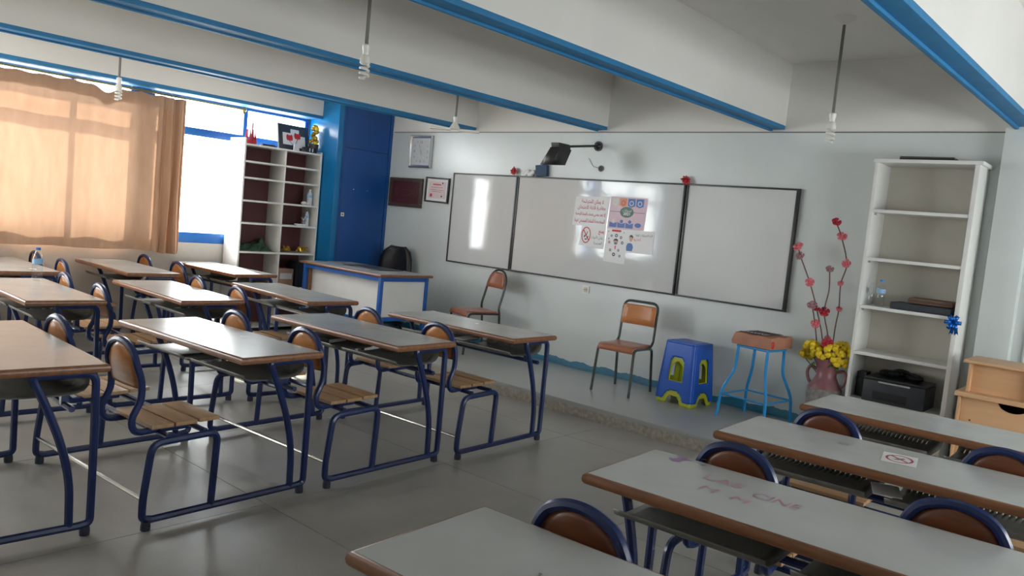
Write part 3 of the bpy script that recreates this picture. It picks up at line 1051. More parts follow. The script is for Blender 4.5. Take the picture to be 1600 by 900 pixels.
# ================================================================== PENDANT LAMPS
def pendant(x, y, label, kind='cfl', zb=2.26):
    c = empty('pendant_lamp', (x, y, ZC))
    tag(c, label, 'lamp', 'bare bulbs hanging on grey conduits')
    obj('ceiling_rose', MB().lathe([(0.075, 0.0), (0.073, -0.012), (0.05, -0.03), (0.018, -0.045), (0.0125, -0.05)], 18), M_pbulb, c)
    zt = zb+0.16 - ZC
    obj('conduit', MB().tube([(0, 0, -0.04), (0, 0, zt)], 0.0105, 8), M_conduit, c)
    obj('lampholder', MB().lathe([(0.014, 0.03), (0.022, 0.025), (0.022, 0.0), (0.018, -0.005), (0.018, -0.03), (0.024, -0.035)], 12, (0, 0, zt)), M_pbulb, c)
    if kind == 'cfl':
        b = obj('bulb_base', MB().lathe([(0.014, -0.025), (0.028, -0.045), (0.03, -0.075), (0.018, -0.085)], 14, (0, 0, zt)), M_pbulb, c)
        pts = [(0.024*math.cos(t*0.5), 0.024*math.sin(t*0.5), zt-0.085-0.0022*t) for t in range(0, 38)]
        obj('spiral_tube', MB().tube(pts, 0.0075, 6), M_pbulb, b)
    else:
        b = obj('bulb_base', MB().lathe([(0.02, -0.025), (0.04, -0.06), (0.055, -0.085), (0.05, -0.09)], 16, (0, 0, zt)), M_pbulb, c)
        for a in (0.75, 0.75+PI):
            d = Vector((math.cos(a), math.sin(a), 0))
            s = Vector((-math.sin(a), math.cos(a), 0))
            z0 = zt-0.085
            q = [d*0.04-s*0.045, d*0.04+s*0.045, d*0.235+s*0.05, d*0.235-s*0.05]
            mb = MB().hull8([v_+Vector((0, 0, z0-0.02)) for v_ in q], [v_+Vector((0, 0, z0)) for v_ in q])
            obj('light_blade', mb, M_pbulb, b, bevel=0.006)
    return c


pendant(4.70, -1.20, 'spiral bulb hanging on a conduit above the right bookshelf')
pendant(1.15, -1.20, 'two-blade bulb hanging near the wall clock', 'fan', 2.28)
pendant(2.95, -3.70, 'spiral bulb hanging at the top centre left between two beams')
pendant(-0.65, -3.56, 'spiral bulb hanging in front of the curtain')

# ================================================================== CURTAIN
XC = -1.655
Y0, Y1 = -4.80, -2.44
ZT, ZBT = 2.478, 0.86
NX, NZ = 220, 26
v, f = [], []
random.seed(5)
ph = [random.uniform(0, 6.28) for _ in range(6)]
for j in range(NZ+1):
    tz = j/NZ
    for i in range(NX+1):
        ty = i/NX
        y = Y0+(Y1-Y0)*ty
        gather = max(0.0, min(1.0, (y-(-2.72))/0.09))
        main = 0.012*math.sin(y*9+ph[0]+0.5*tz)+0.008*math.sin(y*17+ph[1])+0.006*math.sin(y*5.1+ph[2]+2*tz)
        fold = 0.048*math.sin(y*62+ph[3])*(0.6+0.4*tz)
        xx = XC+main*(0.4+0.8*tz)*(1-gather)+fold*gather+0.012*gather
        zb = ZBT+0.03*(1-ty)-0.03*gather*0.5+0.006*math.sin(y*8)
        sag = 0.055*math.exp(-((y+3.25)/0.10)**2)+0.012*math.sin(y*14)**2
        zt = ZT-sag
        yy = y+(0.012*math.sin(tz*7+y*30)*tz if gather > 0 else 0)+0.04*tz*(1 if gather >= 1 else 0)*0
        v.append((xx, yy, zt+(zb-zt)*tz))
for j in range(NZ):
    for i in range(NX):
        k = j*(NX+1)+i
        f.append((k, k+1, k+NX+2, k+NX+1))
mb = MB()
mb.add(v, f)
cu = obj('curtain', mb, M_curtain)
tag(cu, 'beige backlit curtain drawn across the window at the left', 'curtain')
# heading band: second layer of cloth behind the top edge, and the seam strip at the bottom
v, f = [], []
for i in range(NX+1):
    q = mb.v[i]
    q2 = mb.v[2*(NX+1)+i]
    v.append((q[0]-0.012, q[1], q[2]))
    v.append((q2[0]-0.012, q2[1], q2[2]))
for i in range(NX):
    f.append((2*i, 2*i+2, 2*i+3, 2*i+1))
hb = MB()
hb.add(v, f)
obj('heading_band', hb, M_curtain, cu)
# the gathered end is bunched two layers deep
v, f = [], []
for j in range(9):
    tz = j/8
    for i in range(61):
        y = -2.73+0.29*i/60
        v.append((XC-0.035+0.03*math.sin(y*85+1.3), y, (ZT-0.004)+(ZBT+0.012-ZT)*tz))
for j in range(8):
    for i in range(60):
        k = j*61+i
        f.append((k, k+1, k+62, k+61))
gl = MB()
gl.add(v, f)
obj('gathered_layer', gl, M_curtain, cu)
rod = obj('curtain_rod', MB().tube([(XC+0.002, -4.95, 2.498), (XC+0.002, -1.80, 2.492)], 0.011, 8), M_brass)
tag(rod, 'thin brass curtain rod under the window beam', 'curtain rod')
obj('finial', MB().ball((XC+0.002, -1.775, 2.492), 0.03, 10, 8).lathe([(0.014, -0.05), (0.02, -0.03)], 8, (XC+0.002, -1.775, 2.492)), M_brass, rod)
for yb in (-4.6, -3.4, -1.95):
    obj('bracket', MB().box(XL-0.0, XC+0.01, yb-0.01, yb+0.01, 2.49, 2.505), M_brass, rod)
for k in range(22):
    yb = -4.70+k*(2.2/21)
    obj('ring', MB().tube([(XC+0.002+0.019*math.cos(t*PI/5), yb, 2.492+0.019*math.sin(t*PI/5)) for t in range(10)], 0.003, 5, closed=True), M_brass, rod)

# ================================================================== LEFT BOOKCASE (cubbies)
BX0, BX1 = -1.735, -1.42
BY0, BY1, BYM = -1.87, -0.85, -1.345
bc = empty('cubby_bookcase', ((BX0+BX1)/2, (BY0+BY1)/2, 0))
tag(bc, 'tall white cubby bookcase with maroon back in front of the window', 'bookcase')
ox_, oy_ = (BX0+BX1)/2, (BY0+BY1)/2


def bbox(name, m, *b, bevel=0.002):
    return obj(name, MB().box(b[0]-ox_, b[1]-ox_, b[2]-oy_, b[3]-oy_, b[4], b[5]), m, bc, bevel=bevel)


bbox('side_panel', M_white_lam, BX0, BX1, BY0, BY0+0.02, 0, 2.17)
bbox('side_panel', M_white_lam, BX0, BX1, BY1-0.02, BY1, 0, 2.13)
bbox('divider', M_white_lam, BX0+0.01, BX1, BYM-0.01, BYM+0.01, 0.08, 2.09)
bbox('top_panel', M_white_lam, BX0, BX1, BY0+0.02, BY1-0.02, 2.09, 2.11)
bbox('back_panel', M_maroon, BX0, BX0+0.008, BY0+0.02, BY1-0.02, 0.06, 2.09)
SHZ = [1.925, 1.745, 1.49, 1.24, 0.915, 0.50, 0.06]
for z in SHZ:
    for (a, b) in ((BY0+0.02, BYM-0.01), (BYM+0.01, BY1-0.02)):
        bbox('shelf', M_white_lam, BX0+0.008, BX1, a, b, z-0.02, z)
ZT2 = 2.111
# things on and in it
rb = empty('red_basket', (-1.50, -1.76, ZT2))
tag(rb, 'small red openwork basket on the left end of the cubby bookcase top', 'basket')
obj('base', MB().lathe([(0.055, 0), (0.066, 0.01), (0.06, 0.05)], 12), M_redpet, rb)
for k in range(9):
    a = 2*PI*k/9
    obj('spike', MB().tube([(0.055*math.cos(a), 0.055*math.sin(a), 0.01), (0.045*math.cos(a), 0.045*math.sin(a), 0.16)], [0.016, 0.006], 6), M_redpet, rb)
obj('handle', MB().tube(spline([(0.0, 0.0, 0.01), (0.005, 0.01, 0.12), (0, 0.015, 0.24)], 4), [0.012]*8+[0.008], 6), M_mauve_pet, rb)
pc = empty('flower_canvas', (-1.60, -1.13, ZT2+0.004), (0, math.radians(-10), math.radians(8)))
tag(pc, 'dark canvas with red tulips on white squares on the cubby bookcase', 'picture')
obj('canvas', MB().box(-0.012, 0.012, -0.23, 0.23, 0, 0.30), M_dark, pc, bevel=0.003)
for (a, b, c, d) in ((-0.17, -0.02, 0.06, 0.20), (-0.05, 0.08, 0.08, 0.25), (0.03, 0.17, 0.04, 0.18)):
    mb = MB()
    mb.add([(0.0128, a, c), (0.0128, b, c), (0.0128, b, d), (0.0128, a, d)], [(0, 1, 2, 3)])
    obj('white_square', mb, M_paper, pc, smooth=False, loc=(0.0002*len(pc.children), 0, 0))
for (cy, cz) in ((-0.07, 0.14), (0.05, 0.17)):
    for s in (-1, 0, 1):
        mb = MB()
        pts = [(0.0155, cy+0.028*s+0.022*math.cos(t*PI/5), cz+0.006*abs(s)+0.038*math.sin(t*PI/5)) for t in range(10)]
        mb.add(pts, [tuple(range(10))])
        obj('tulip', mb, M_redbright, pc, smooth=False, loc=(0.0003*(s+1), 0, 0))
    mb = MB()
    mb.add([(0.0150, cy-0.004, cz-0.03), (0.0150, cy+0.004, cz-0.03), (0.0150, 0.004, 0.03), (0.0150, -0.004, 0.03)], [(0, 1, 2, 3)])
    obj('tulip_stem', mb, M_ink, pc, smooth=False)
tp = obj('folded_card', MB().prism([(-0.05, 0), (0.05, 0), (0.06, 0.085), (-0.03, 0.075)], 0, -0.004, 0.004), M_paper, loc=(-1.46, -1.19, ZT2), rot=(0, -0.2, 0.3))
tag(tp, 'white folded card leaning in front of the tulip canvas', 'card')
tg = obj('toy_bag', MB().box(-0.04, 0.04, -0.08, 0.08, 0, 0.06), M_black, loc=(-1.48, -1.0, ZT2), bevel=0.015)
tag(tg, 'small black case with white clips on the cubby bookcase top', 'case')
for q in (-0.02, 0.02):
    obj('clip', MB().box(0.0402, 0.044, q-0.006, q+0.006, 0.01, 0.05), M_paper, tg)
fp = empty('flower_pot', (-1.53, -0.915, ZT2))
tag(fp, 'brown pot of yellow artificial flowers beside the blue pillar', 'flower pot')
obj('pot', MB().lathe([(0.045, 0), (0.06, 0.06), (0.062, 0.11), (0.056, 0.115)], 14), M_carved, fp)
random.seed(11)
for k in range(22):
    a, rr, zz = random.uniform(0, 6.28), random.uniform(0, 0.05), 0.12+0.2*random.random()
    obj('blossom', MB().ball((rr*math.cos(a), rr*math.sin(a), zz), 0.022+0.008*random.random(), 7, 5), M_gold if k % 3 else M_yellow, fp)
obj('stem', MB().tube([(0, 0, 0.1), (0, 0, 0.3)], 0.006, 6), M_stem, fp)
kl = obj('pen_tray', MB().box(-0.03, 0.03, -0.09, 0.09, 0, 0.012).tube([(0, -0.08, 0.018), (0.01, 0.08, 0.018)], 0.006, 6), M_dark, loc=(-1.47, -1.55, ZT2))
tag(kl, 'thin dark tray with a pen on the cubby bookcase top', 'tray')


def bottle(name, loc, h, r, label, cat='bottle', group=None, capm=M_petcap, bodym=M_pet, lab=True):
    c = empty(name, loc)
    tag(c, label, cat, group)
    pr = [(r*0.9, 0.0), (r, h*0.03), (r, h*0.22), (r*0.93, h*0.25), (r, h*0.28), (r, h*0.45), (r*0.94, h*0.48), (r, h*0.51), (r, h*0.66), (r*0.75, h*0.78), (r*0.42, h*0.88), (r*0.42, h*0.93)]
    obj('body', MB().lathe(pr, 16), bodym, c)
    obj('cap', MB().lathe([(r*0.48, h*0.925), (r*0.5, h*0.93), (r*0.5, h*0.995), (r*0.44, h)], 14), capm, c)
    if lab:
        obj('label', MB().lathe([(r*1.015, h*0.50), (r*1.015, h*0.66)], 16, cap=False), M_petlabel, c)
    return c


M_whitebottle = mat('white_glue_bottle', hexc('d4d8e0'), 0.4)
bottle('glue_bottle', (-1.52, -0.92, 1.491), 0.19, 0.034, 'white bottle on the third shelf down at the right of the cubby bookcase', bodym=M_whitebottle, capm=M_pbulb)
bottle('spray_bottle', (-1.53, -0.93, 1.241), 0.19, 0.026, 'white bottle with dark cap on the fourth shelf down of the cubby bookcase', bodym=M_whitebottle, capm=M_black)
o = obj('figurine', MB().tube(spline([(0, -0.03, 0.10), (0, 0.0, 0.06), (0, 0.0, 0.0)], 4), 0.008, 6).tube(spline([(0, 0.03, 0.11), (0, 0.0, 0.06)], 3), 0.007, 6).ball((0, 0, 0.075), 0.014), M_silver, loc=(-1.50, -0.995, 1.241))
tag(o, 'thin grey forked holder beside the dark-capped bottle', 'holder')
o = obj('chalk_box', MB().box(-0.03, 0.03, -0.06, 0.06, 0, 0.022), M_paper, loc=(-1.47, -1.06, 1.241), bevel=0.003)
tag(o, 'flat white box on the fourth shelf down of the cubby bookcase', 'box')
o = obj('crumpled_tissue', MB().ball((0, 0, 0.022), 0.028, 7, 5, (1, 1.3, 0.8)).ball((0, 0.05, 0.016), 0.018, 6, 5), M_paper, loc=(-1.48, -1.02, 1.491))
tag(o, 'small white crumple beside the white bottle in the cubby bookcase', 'paper')
# crumpled green cloth across the low left shelf
random.seed(2)
v, f = [], []
NXc, NYc = 12, 22
for i in range(NXc+1):
    for j in range(NYc+1):
        ex = min(i, NXc-i)/NXc*2
        ey = min(j, NYc-j)/NYc*2
        hgt = 0.075*min(1, ex*2)*min(1, ey*2)*(0.55+0.45*math.sin(i*1.3+j*0.8))+(0.10*math.exp(-((j-17)/3.0)**2-((i-4)/3.0)**2))
        v.append((-0.13+0.25*i/NXc, -0.23+0.46*j/NYc, 0.003+max(0, hgt)))
for i in range(NXc):
    for j in range(NYc):
        k = i*(NYc+1)+j
        f.append((k, k+1, k+NYc+2, k+NYc+1))
mb = MB()
mb.add(v, f)
o = obj('green_cloth', mb, M_green_cloth, loc=(-1.575, -1.605, 0.916), solid=0.004)
tag(o, 'crumpled dark green cloth on the low left shelf of the cubby bookcase', 'cloth')
random.seed(9)
for cy, lab in ((-1.19, 'left'), (-0.98, 'right')):
    mb = MB()
    for k in range(16):
        a = random.uniform(0, 6.28)
        r_ = random.uniform(0.02, 0.085)
        p0 = Vector((random.uniform(-0.02, 0.02), random.uniform(-0.03, 0.03), 0.015))
        p1 = Vector((r_*math.cos(a)*0.8, r_*math.sin(a), random.uniform(0.012, 0.06)))
        mb.tube(spline([p0, (p0+p1)/2+Vector((0, 0, 0.03)), p1], 3), 0.009, 5)
    o = obj('gold_garland', mb, M_gold, loc=(-1.52, cy, 0.918))
    tag(o, 'shiny gold foil garland, the %s one on the low right shelf of the cubby bookcase' % lab, 'garland')
o = obj('cardboard_box', MB().box(-0.09, 0.09, -0.10, 0.10, 0, 0.22), M_cardboard, loc=(-1.56, -1.2, 0.501), bevel=0.003)
tag(o, 'brown cardboard box standing inside the bottom right cubby', 'box')
obj('white_label', MB().box(0.0902, 0.092, -0.08, 0.08, 0.10, 0.17), M_paper, o)
o = obj('grey_parcel', MB().box(-0.09, 0.09, -0.06, 0.06, 0, 0.30), M_navyfold, loc=(-1.56, -0.99, 0.501), bevel=0.004)
tag(o, 'dark parcel beside the cardboard box in the bottom right cubby', 'parcel')
obj('parcel_flap', MB().box(-0.085, 0.085, -0.055, 0.055, 0.301, 0.309), M_dark, o)

# ================================================================== TEACHER DESK
td = empty('teacher_desk', (-1.06, -1.30, HS), (0, 0, math.radians(-0.6)))
tag(td, 'teacher desk with blue frame and white panels on the platform', 'desk')
TW, TDp, THt = 1.45, 0.72, 0.75
tt = obj('tabletop', MB().box(0.012, TW-0.012, 0.012, TDp-0.012, THt-0.03, THt), M_top, td)
v, f = [], []
prof = [(0.014, 0.0), (0.006, -0.001), (0.0, -0.006), (-0.002, -0.014), (0.0, -0.023), (0.006, -0.029), (0.014, -0.030)]
for (sx, sy) in ((-1, -1), (1, -1), (1, 1), (-1, 1)):
    for (o_, dz) in prof:
        v.append((TW/2+sx*(TW/2-o_), TDp/2+sy*(TDp/2-o_), THt+dz))
n = len(prof)
for i in range(4):
    for k in range(n-1):
        f.append((i*n+k, ((i+1) % 4)*n+k, ((i+1) % 4)*n+k+1, i*n+k+1))
mb = MB()
mb.add(v, f)
obj('edge_band', mb, M_edge, tt)
M_tblue = mat('blue_desk_steel', hexc('1f5aa8'), 0.35, var=0.1, vscale=10)
for (a, b) in ((0.03, 0.03), (TW-0.07, 0.03), (0.03, TDp-0.07), (TW-0.07, TDp-0.07)):
    obj('leg', MB().box(a, a+0.04, b, b+0.04, 0, THt-0.03), M_tblue, td, bevel=0.003)
for (a, b, c, d) in ((0.07, TW-0.07, 0.035, 0.065), (0.07, TW-0.07, TDp-0.065, TDp-0.035)):
    obj('frame_rail', MB().box(a, b, c, d, THt-0.075, THt-0.03), M_tblue, td)
for a in (0.035, TW-0.065):
    obj('frame_rail', MB().box(a, a+0.03, 0.07, TDp-0.07, THt-0.075, THt-0.03), M_tblue, td)
    obj('frame_rail', MB().box(a, a+0.03, 0.07, TDp-0.07, 0.26, 0.30), M_tblue, td)
sp = obj('side_panel', MB().box(TW-0.062, TW-0.045, 0.072, TDp-0.072, 0.302, THt-0.077), M_white_lam, td)
obj('side_panel', MB().box(0.045, 0.062, 0.072, TDp-0.072, 0.302, THt-0.077), M_white_lam, td)
obj('modesty_panel', MB().box(0.072, TW-0.072, 0.12, 0.137, 0.24, THt-0.077), M_white_lam, td)
obj('panel_edge', MB().box(0.072, 0.084, 0.072, 0.118, 0.24, THt-0.077), M_edge, td)
obj('panel_edge', MB().box(TW-0.084, TW-0.072, 0.072, 0.118, 0.24, THt-0.077), M_edge, td)
obj('frame_rail', MB().box(0.07, TW-0.07, 0.115, 0.145, 0.20, 0.24), M_tblue, td)
# dark desk pad and papers on it
o = obj('desk_pad', MB().box(-0.31, 0.31, -0.17, 0.17, 0, 0.006), M_black, loc=(-0.32, -0.85, HS+THt+0.001), rot=(0, 0, 0.05), bevel=0.002)
tag(o, 'thin dark pad lying on the teacher desk', 'desk pad')
obj('pad_border', MB().box(-0.30, 0.30, -0.16, 0.16, 0.006, 0.0075), M_dark, o)
# office chair behind
oc = empty('office_chair', (-0.72, -0.30, HS), (0, 0, 0.15))
tag(oc, 'black high-backed office chair behind the teacher desk', 'chair')
v, f = [], []
rows = [(0.50, 0.20, 0.13), (0.56, 0.235, 0.155), (0.70, 0.25, 0.165), (0.84, 0.235, 0.175), (0.93, 0.19, 0.19), (0.98, 0.11, 0.195)]
for (z, hw, y) in rows:
    for k in range(9):
        t = -1+k/4
        v.append((hw*t, y-0.04*t*t, z))
f = [(r_*9+k, r_*9+k+1, (r_+1)*9+k+1, (r_+1)*9+k) for r_ in range(len(rows)-1) for k in range(8)]
mb = MB()
mb.add(v, f)
obj('backrest', mb, M_black, oc, solid=0.045)
obj('seat', MB().box(-0.24, 0.24, -0.24, 0.20, 0.42, 0.50), M_black, oc, bevel=0.03)
obj('gas_column', MB().tube([(0, 0, 0.09), (0, 0, 0.42)], 0.025, 10), M_black, oc)
obj('back_bar', MB().tube([(0, 0.10, 0.42), (0, 0.205, 0.45), (0, 0.20, 0.62)], 0.016, 8), M_black, oc)
for k in range(5):
    a = 2*PI*k/5+0.3
    lg = obj('star_leg', MB().tube([(0, 0, 0.10), (0.25*math.cos(a), 0.25*math.sin(a), 0.07)], [0.024, 0.014], 8), M_black, oc)
    obj('castor', MB().ball((0.25*math.cos(a), 0.25*math.sin(a), 0.029), 0.029, 8, 6), M_black, lg)


# ================================================================== CHAIRS AND STOOLS ON THE PLATFORM
def tube_chair(name, loc, rz, arch, mp, mf, label, w=0.36, d=0.38, sh=0.44, bh=0.82, ms=None):
    c = empty(name, loc, (0, 0, rz))
    tag(c, label, 'chair')
    hw = w/2
    R = 0.0125
    # faces -y: front legs at y=-d/2
    for s in (-1, 1):
        p = arc([(s*(hw+0.01), -d/2-0.03, 0), (s*hw, -d/2+0.005, sh-0.012), (s*hw, d/2-0.06, sh-0.018), (s*hw*0.98, d/2+0.01, sh-0.03), (s*(hw+0.005), d/2+0.055, 0)] if not arch else
                [(s*(hw+0.01), -d/2-0.02, 0), (s*hw, -d/2+0.01, sh-0.012), (s*hw, d/2, sh-0.012)],
                {1: 0.05, 2: 0.03, 3: 0.05})
        obj('side_frame', MB().tube(p, R), mf, c)
    if arch:
        for s in (-1, 1):
            obj('leg', MB().tube([(s*hw, d/2+0.045, 0), (s*hw, d/2+0.005, sh-0.012)], R), mf, c)
        left = [(-hw, d/2+0.005, sh-0.012), (-hw, d/2-0.005, sh+0.06), (-hw, d/2+0.03, sh+0.20), (-hw*0.92, d/2+0.06, bh-0.10), (-hw*0.62, d/2+0.075, bh-0.03), (-hw*0.25, d/2+0.08, bh)]
        pts = spline(left+[(-q[0], q[1], q[2]) for q in reversed(left)], 5)
        obj('back_frame', MB().tube(pts, R), mf, c)
        rows = [(bh-0.19, 0.93, d/2+0.036), (bh-0.14, 0.93, d/2+0.048), (bh-0.09, 0.86, d/2+0.058), (bh-0.05, 0.66, d/2+0.066), (bh-0.02, 0.40, d/2+0.072)]
    else:
        pts = arc([(-hw*0.98, d/2-0.12, sh-0.018), (-hw*0.98, d/2+0.015, sh+0.0), (-hw*0.98, d/2+0.06, bh), (hw*0.98, d/2+0.06, bh), (hw*0.98, d/2+0.015, sh+0.0), (hw*0.98, d/2-0.12, sh-0.018)], {1: 0.06, 2: 0.07, 3: 0.07, 4: 0.06})
        obj('back_frame', MB().tube(pts, R), mf, c)
        rows = [(bh-0.21, 0.94, d/2+0.028), (bh-0.15, 0.94, d/2+0.034), (bh-0.09, 0.94, d/2+0.042), (bh-0.045, 0.92, d/2+0.048), (bh-0.03, 0.85, d/2+0.05)]
    v = []
    for (z, k_, y) in rows:
        for k in range(7):
            t = -1+k/3
            v.append((hw*k_*t, y-0.012+0.018*(1-t*t), z))
    f = [(r_*7+k, r_*7+k+1, (r_+1)*7+k+1, (r_+1)*7+k) for r_ in range(len(rows)-1) for k in range(6)]
    mb = MB()
    mb.add(v, f)
    bp = obj('back_panel', mb, mp, c, solid=0.009)
    for s in (-1, 1):
        for (z, y) in ((rows[1][0], rows[1][2]), (rows[3][0]-0.01, rows[3][2])):
            obj('rivet', MB().ball((s*hw*0.78*(1 if z == rows[1][0] else rows[3][1]), y-0.014+0.006, z), 0.007, 6, 4), M_silver, bp)
    # seat with rolled front
    prof = [(-d/2-0.012, sh-0.045), (-d/2-0.012, sh-0.02), (-d/2, sh-0.002), (-d/2+0.03, sh+0.006), (0, sh), (d/2-0.05, sh+0.004), (d/2-0.02, sh+0.008)]
    v = [(hw*0.98*(-1+k/4), y, z) for (y, z) in prof for k in range(9)]
    f = [(r_*9+k, r_*9+k+1, (r_+1)*9+k+1, (r_+1)*9+k) for r_ in range(len(prof)-1) for k in range(8)]
    mb = MB()
    mb.add(v, f)
    obj('seat', mb, ms or mp, c, solid=0.010)
    return c


tube_chair('arched_chair', (0.90, -0.42, HS), math.radians(-16), True, M_brown_ply, mat('dark_brown_tube', hexc('35282a'), 0.35), 'wooden chair with arched back standing sideways under the whiteboard', w=0.36, bh=0.88)
tube_chair('square_chair', (2.87, -0.52, HS), math.radians(6), False, M_orange_ply, mat('grey_green_tube', hexc('4a4f4c'), 0.35, var=0.3, vscale=20), 'orange plywood chair with square dark tube frame beside the blue stool', w=0.35, d=0.36, sh=0.42, bh=0.80, ms=M_brown_ply)


def plastic_stool(name, loc, rz, m, h, label, top=0.13, base=0.175, ww=0.43, wz=(0.36, 0.76), ar=(0.58, 0.17)):
    """four tapered walls with an oval window and an arched cut-out at the foot"""
    c = empty(name, loc, (0, 0, rz))
    tag(c, label, 'stool', 'nested plastic stools')

    def W(q, t, z):   # q side index, t along side -1..1, z height
        s = base+(top-base)*z/h
        cut = 0.86
        x, y = t*s*cut, -s
        a = q*PI/2
        return (x*math.cos(a)-y*math.sin(a), x*math.sin(a)+y*math.cos(a), z)
    mb = MB()
    nu, nz = 28, 36
    for q in range(4):
        idx = {}
        v, f = [], []
        for j in range(nz+1):
            for i in range(nu+1):
                idx[i, j] = len(v)
                v.append(W(q, -1+2*i/nu, h*j/nz))
        for j in range(nz):
            for i in range(nu):
                t = -1+2*(i+0.5)/nu
                z = (j+0.5)/nz
                arch = z < ar[1] and abs(t) < ar[0]*math.sqrt(max(0, 1-(z/ar[1])**2))
                win = wz[0] < z < wz[1] and abs(t) < ww*(1 if z < wz[1]-0.1 else math.sqrt(max(0, 1-((z-wz[1]+0.1)/0.10)**2)))
                if arch or win:
                    continue
                f.append((idx[i, j], idx[i+1, j], idx[i+1, j+1], idx[i, j+1]))
        mb.add(v, f)
        # chamfered corner to next side
        v, f = [], []
        for j in range(nz+1):
            v.append(W(q, 1, h*j/nz))
            v.append(W((q+1) % 4, -1, h*j/nz))
        for j in range(nz):
            f.append((2*j, 2*j+1, 2*j+3, 2*j+2))
        mb.add(v, f)
    obj('body', mb, m, c, solid=0.006)
    oct_ = []
    for q in range(4):
        oct_ += [W(q, -1, h)[:2], W(q, 1, h)[:2]]
    tp_ = obj('seat_top', MB().prism(oct_, 2, h-0.004, h+0.008), m, c, bevel=0.004)
    inner = [(a*0.82, b*0.82) for a, b in oct_]
    obj('seat_rim', MB().prism(inner, 2, h+0.008, h+0.011), m, tp_)
    return c


plastic_stool('plastic_stool', (3.41, -0.35, HS), math.radians(-4), M_lime, 0.485, 'lime green plastic stool nested inside the blue one', 0.135, 0.178, 0.40, (0.42, 0.74), (0.48, 0.15))
plastic_stool('plastic_stool', (3.41, -0.35, HS+0.035), math.radians(-4), M_stool_blue, 0.49, 'blue plastic stool stacked over the lime green one', 0.148, 0.185, 0.50, (0.32, 0.76), (0.62, 0.17))

ss = empty('metal_stool', (4.06, -0.37, HS), (0, 0, math.radians(-6)))
tag(ss, 'sky blue metal stool with splayed legs holding a brown cushion', 'stool')
hb_, ht_ = 0.20, 0.135
corner = []
for (sx, sy) in ((-1, -1), (1, -1), (1, 1), (-1, 1)):
    p = arc([(sx*(hb_+0.012), sy*(hb_+0.012), 0), (sx*hb_, sy*hb_, 0.22), (sx*ht_, sy*ht_, 0.40), (sx*ht_*0.96, sy*ht_*0.96, 0.60)], {1: 0.06, 2: 0.05})
    obj('leg', MB().tube(p, 0.0125), M_sky, ss)
    corner.append((sx*hb_, sy*hb_, 0.19))
for i in range(4):
    obj('stretcher', MB().tube([corner[i], corner[(i+1) % 4]], 0.008, 6), M_sky, ss)
obj('seat_ring', MB().tube([(-ht_, -ht_, 0.597), (ht_, -ht_, 0.597), (ht_, ht_, 0.597), (-ht_, ht_, 0.597)], 0.011, 6, closed=True), M_sky, ss)
cs_ = empty('seat_cushion', (4.06, -0.37, HS+0.609), (0, 0, math.radians(-6)))
tag(cs_, 'brown stuffed cushion with white lettering tied on the sky blue stool', 'cushion')
cm = MB()
nn = 8
v, f = [], []
random.seed(21)
for z, s in ((0.0, 0.155), (0.004, 0.170), (0.03, 0.172), (0.075, 0.168), (0.095, 0.158)):
    ring = []
    for k in range(32):
        t = k/32*4
        sd, u = int(t), (t % 1)*2-1
        P_ = [(u, -1), (1, u), (-u, 1), (-1, -u)][sd]
        rr = s*(1+0.02*math.sin(k*2.1+z*60))
        ring.append((P_[0]*rr, P_[1]*rr, z+0.005*math.sin(k*1.3)*(1 if z > 0.05 else 0)))
    v += ring
for r_ in range(4):
    for k in range(32):
        f.append((r_*32+k, r_*32+(k+1) % 32, (r_+1)*32+(k+1) % 32, (r_+1)*32+k))
v.append((0, 0, 0.105))
v.append((0, 0, 0.0))
for k in range(32):
    f.append((4*32+k, 4*32+(k+1) % 32, len(v)-2))
    f.append(((k+1) % 32, k, len(v)-1))
cm.add(v, f)
cu2 = obj('cushion_cover', cm, M_brown_fab, cs_)
obj('print_patch', MB().prism([(-0.145, -0.12), (0.09, -0.12), (0.10, 0.14), (-0.13, 0.14)], 2, 0.1025, 0.1045), mat('dark_print_cloth', hexc('4c3836'), 0.7, var=0.2, vscale=20), cs_)
text_obj('lettering', 'DAKINE', M_paper, cs_, (-0.02, -0.075, 0.1052), (0, 0, 0), width=0.22, height=0.07, bold=0.02)
obj('red_patch', MB().ball((0.172, -0.145, 0.04), 0.03, 8, 6, (0.35, 0.8, 1.0)), M_redbright, cs_)

# ================================================================== VASE AND FLOWERS
VX, VY = 4.545, -0.22
va = empty('clay_vase', (VX, VY, HS))
tag(va, 'mauve two-handled clay vase between the metal stool and right bookshelf', 'vase')
prof = [(0.075, 0.0), (0.08, 0.02), (0.105, 0.10), (0.125, 0.22), (0.132, 0.30), (0.125, 0.36), (0.095, 0.41), (0.075, 0.45), (0.075, 0.50), (0.092, 0.56), (0.105, 0.59), (0.098, 0.592), (0.085, 0.56)]
obj('body', MB().lathe(prof, 24), M_vase, va)
obj('mottled_band', MB().lathe([(0.1065, 0.10), (0.1268, 0.22), (0.1338, 0.30), (0.127, 0.355)], 24, cap=False), M_vase2, va)
for s in (-1, 1):
    obj('handle', MB().tube(spline([(s*0.072, 0, 0.49), (s*0.13, 0, 0.505), (s*0.15, 0, 0.455), (s*0.135, 0, 0.40), (s*0.112, 0, 0.375)], 5), 0.013, 8), M_vase, va)


def to_img(dx, dz):
    return Vector((dx*0.76, 0, dz))


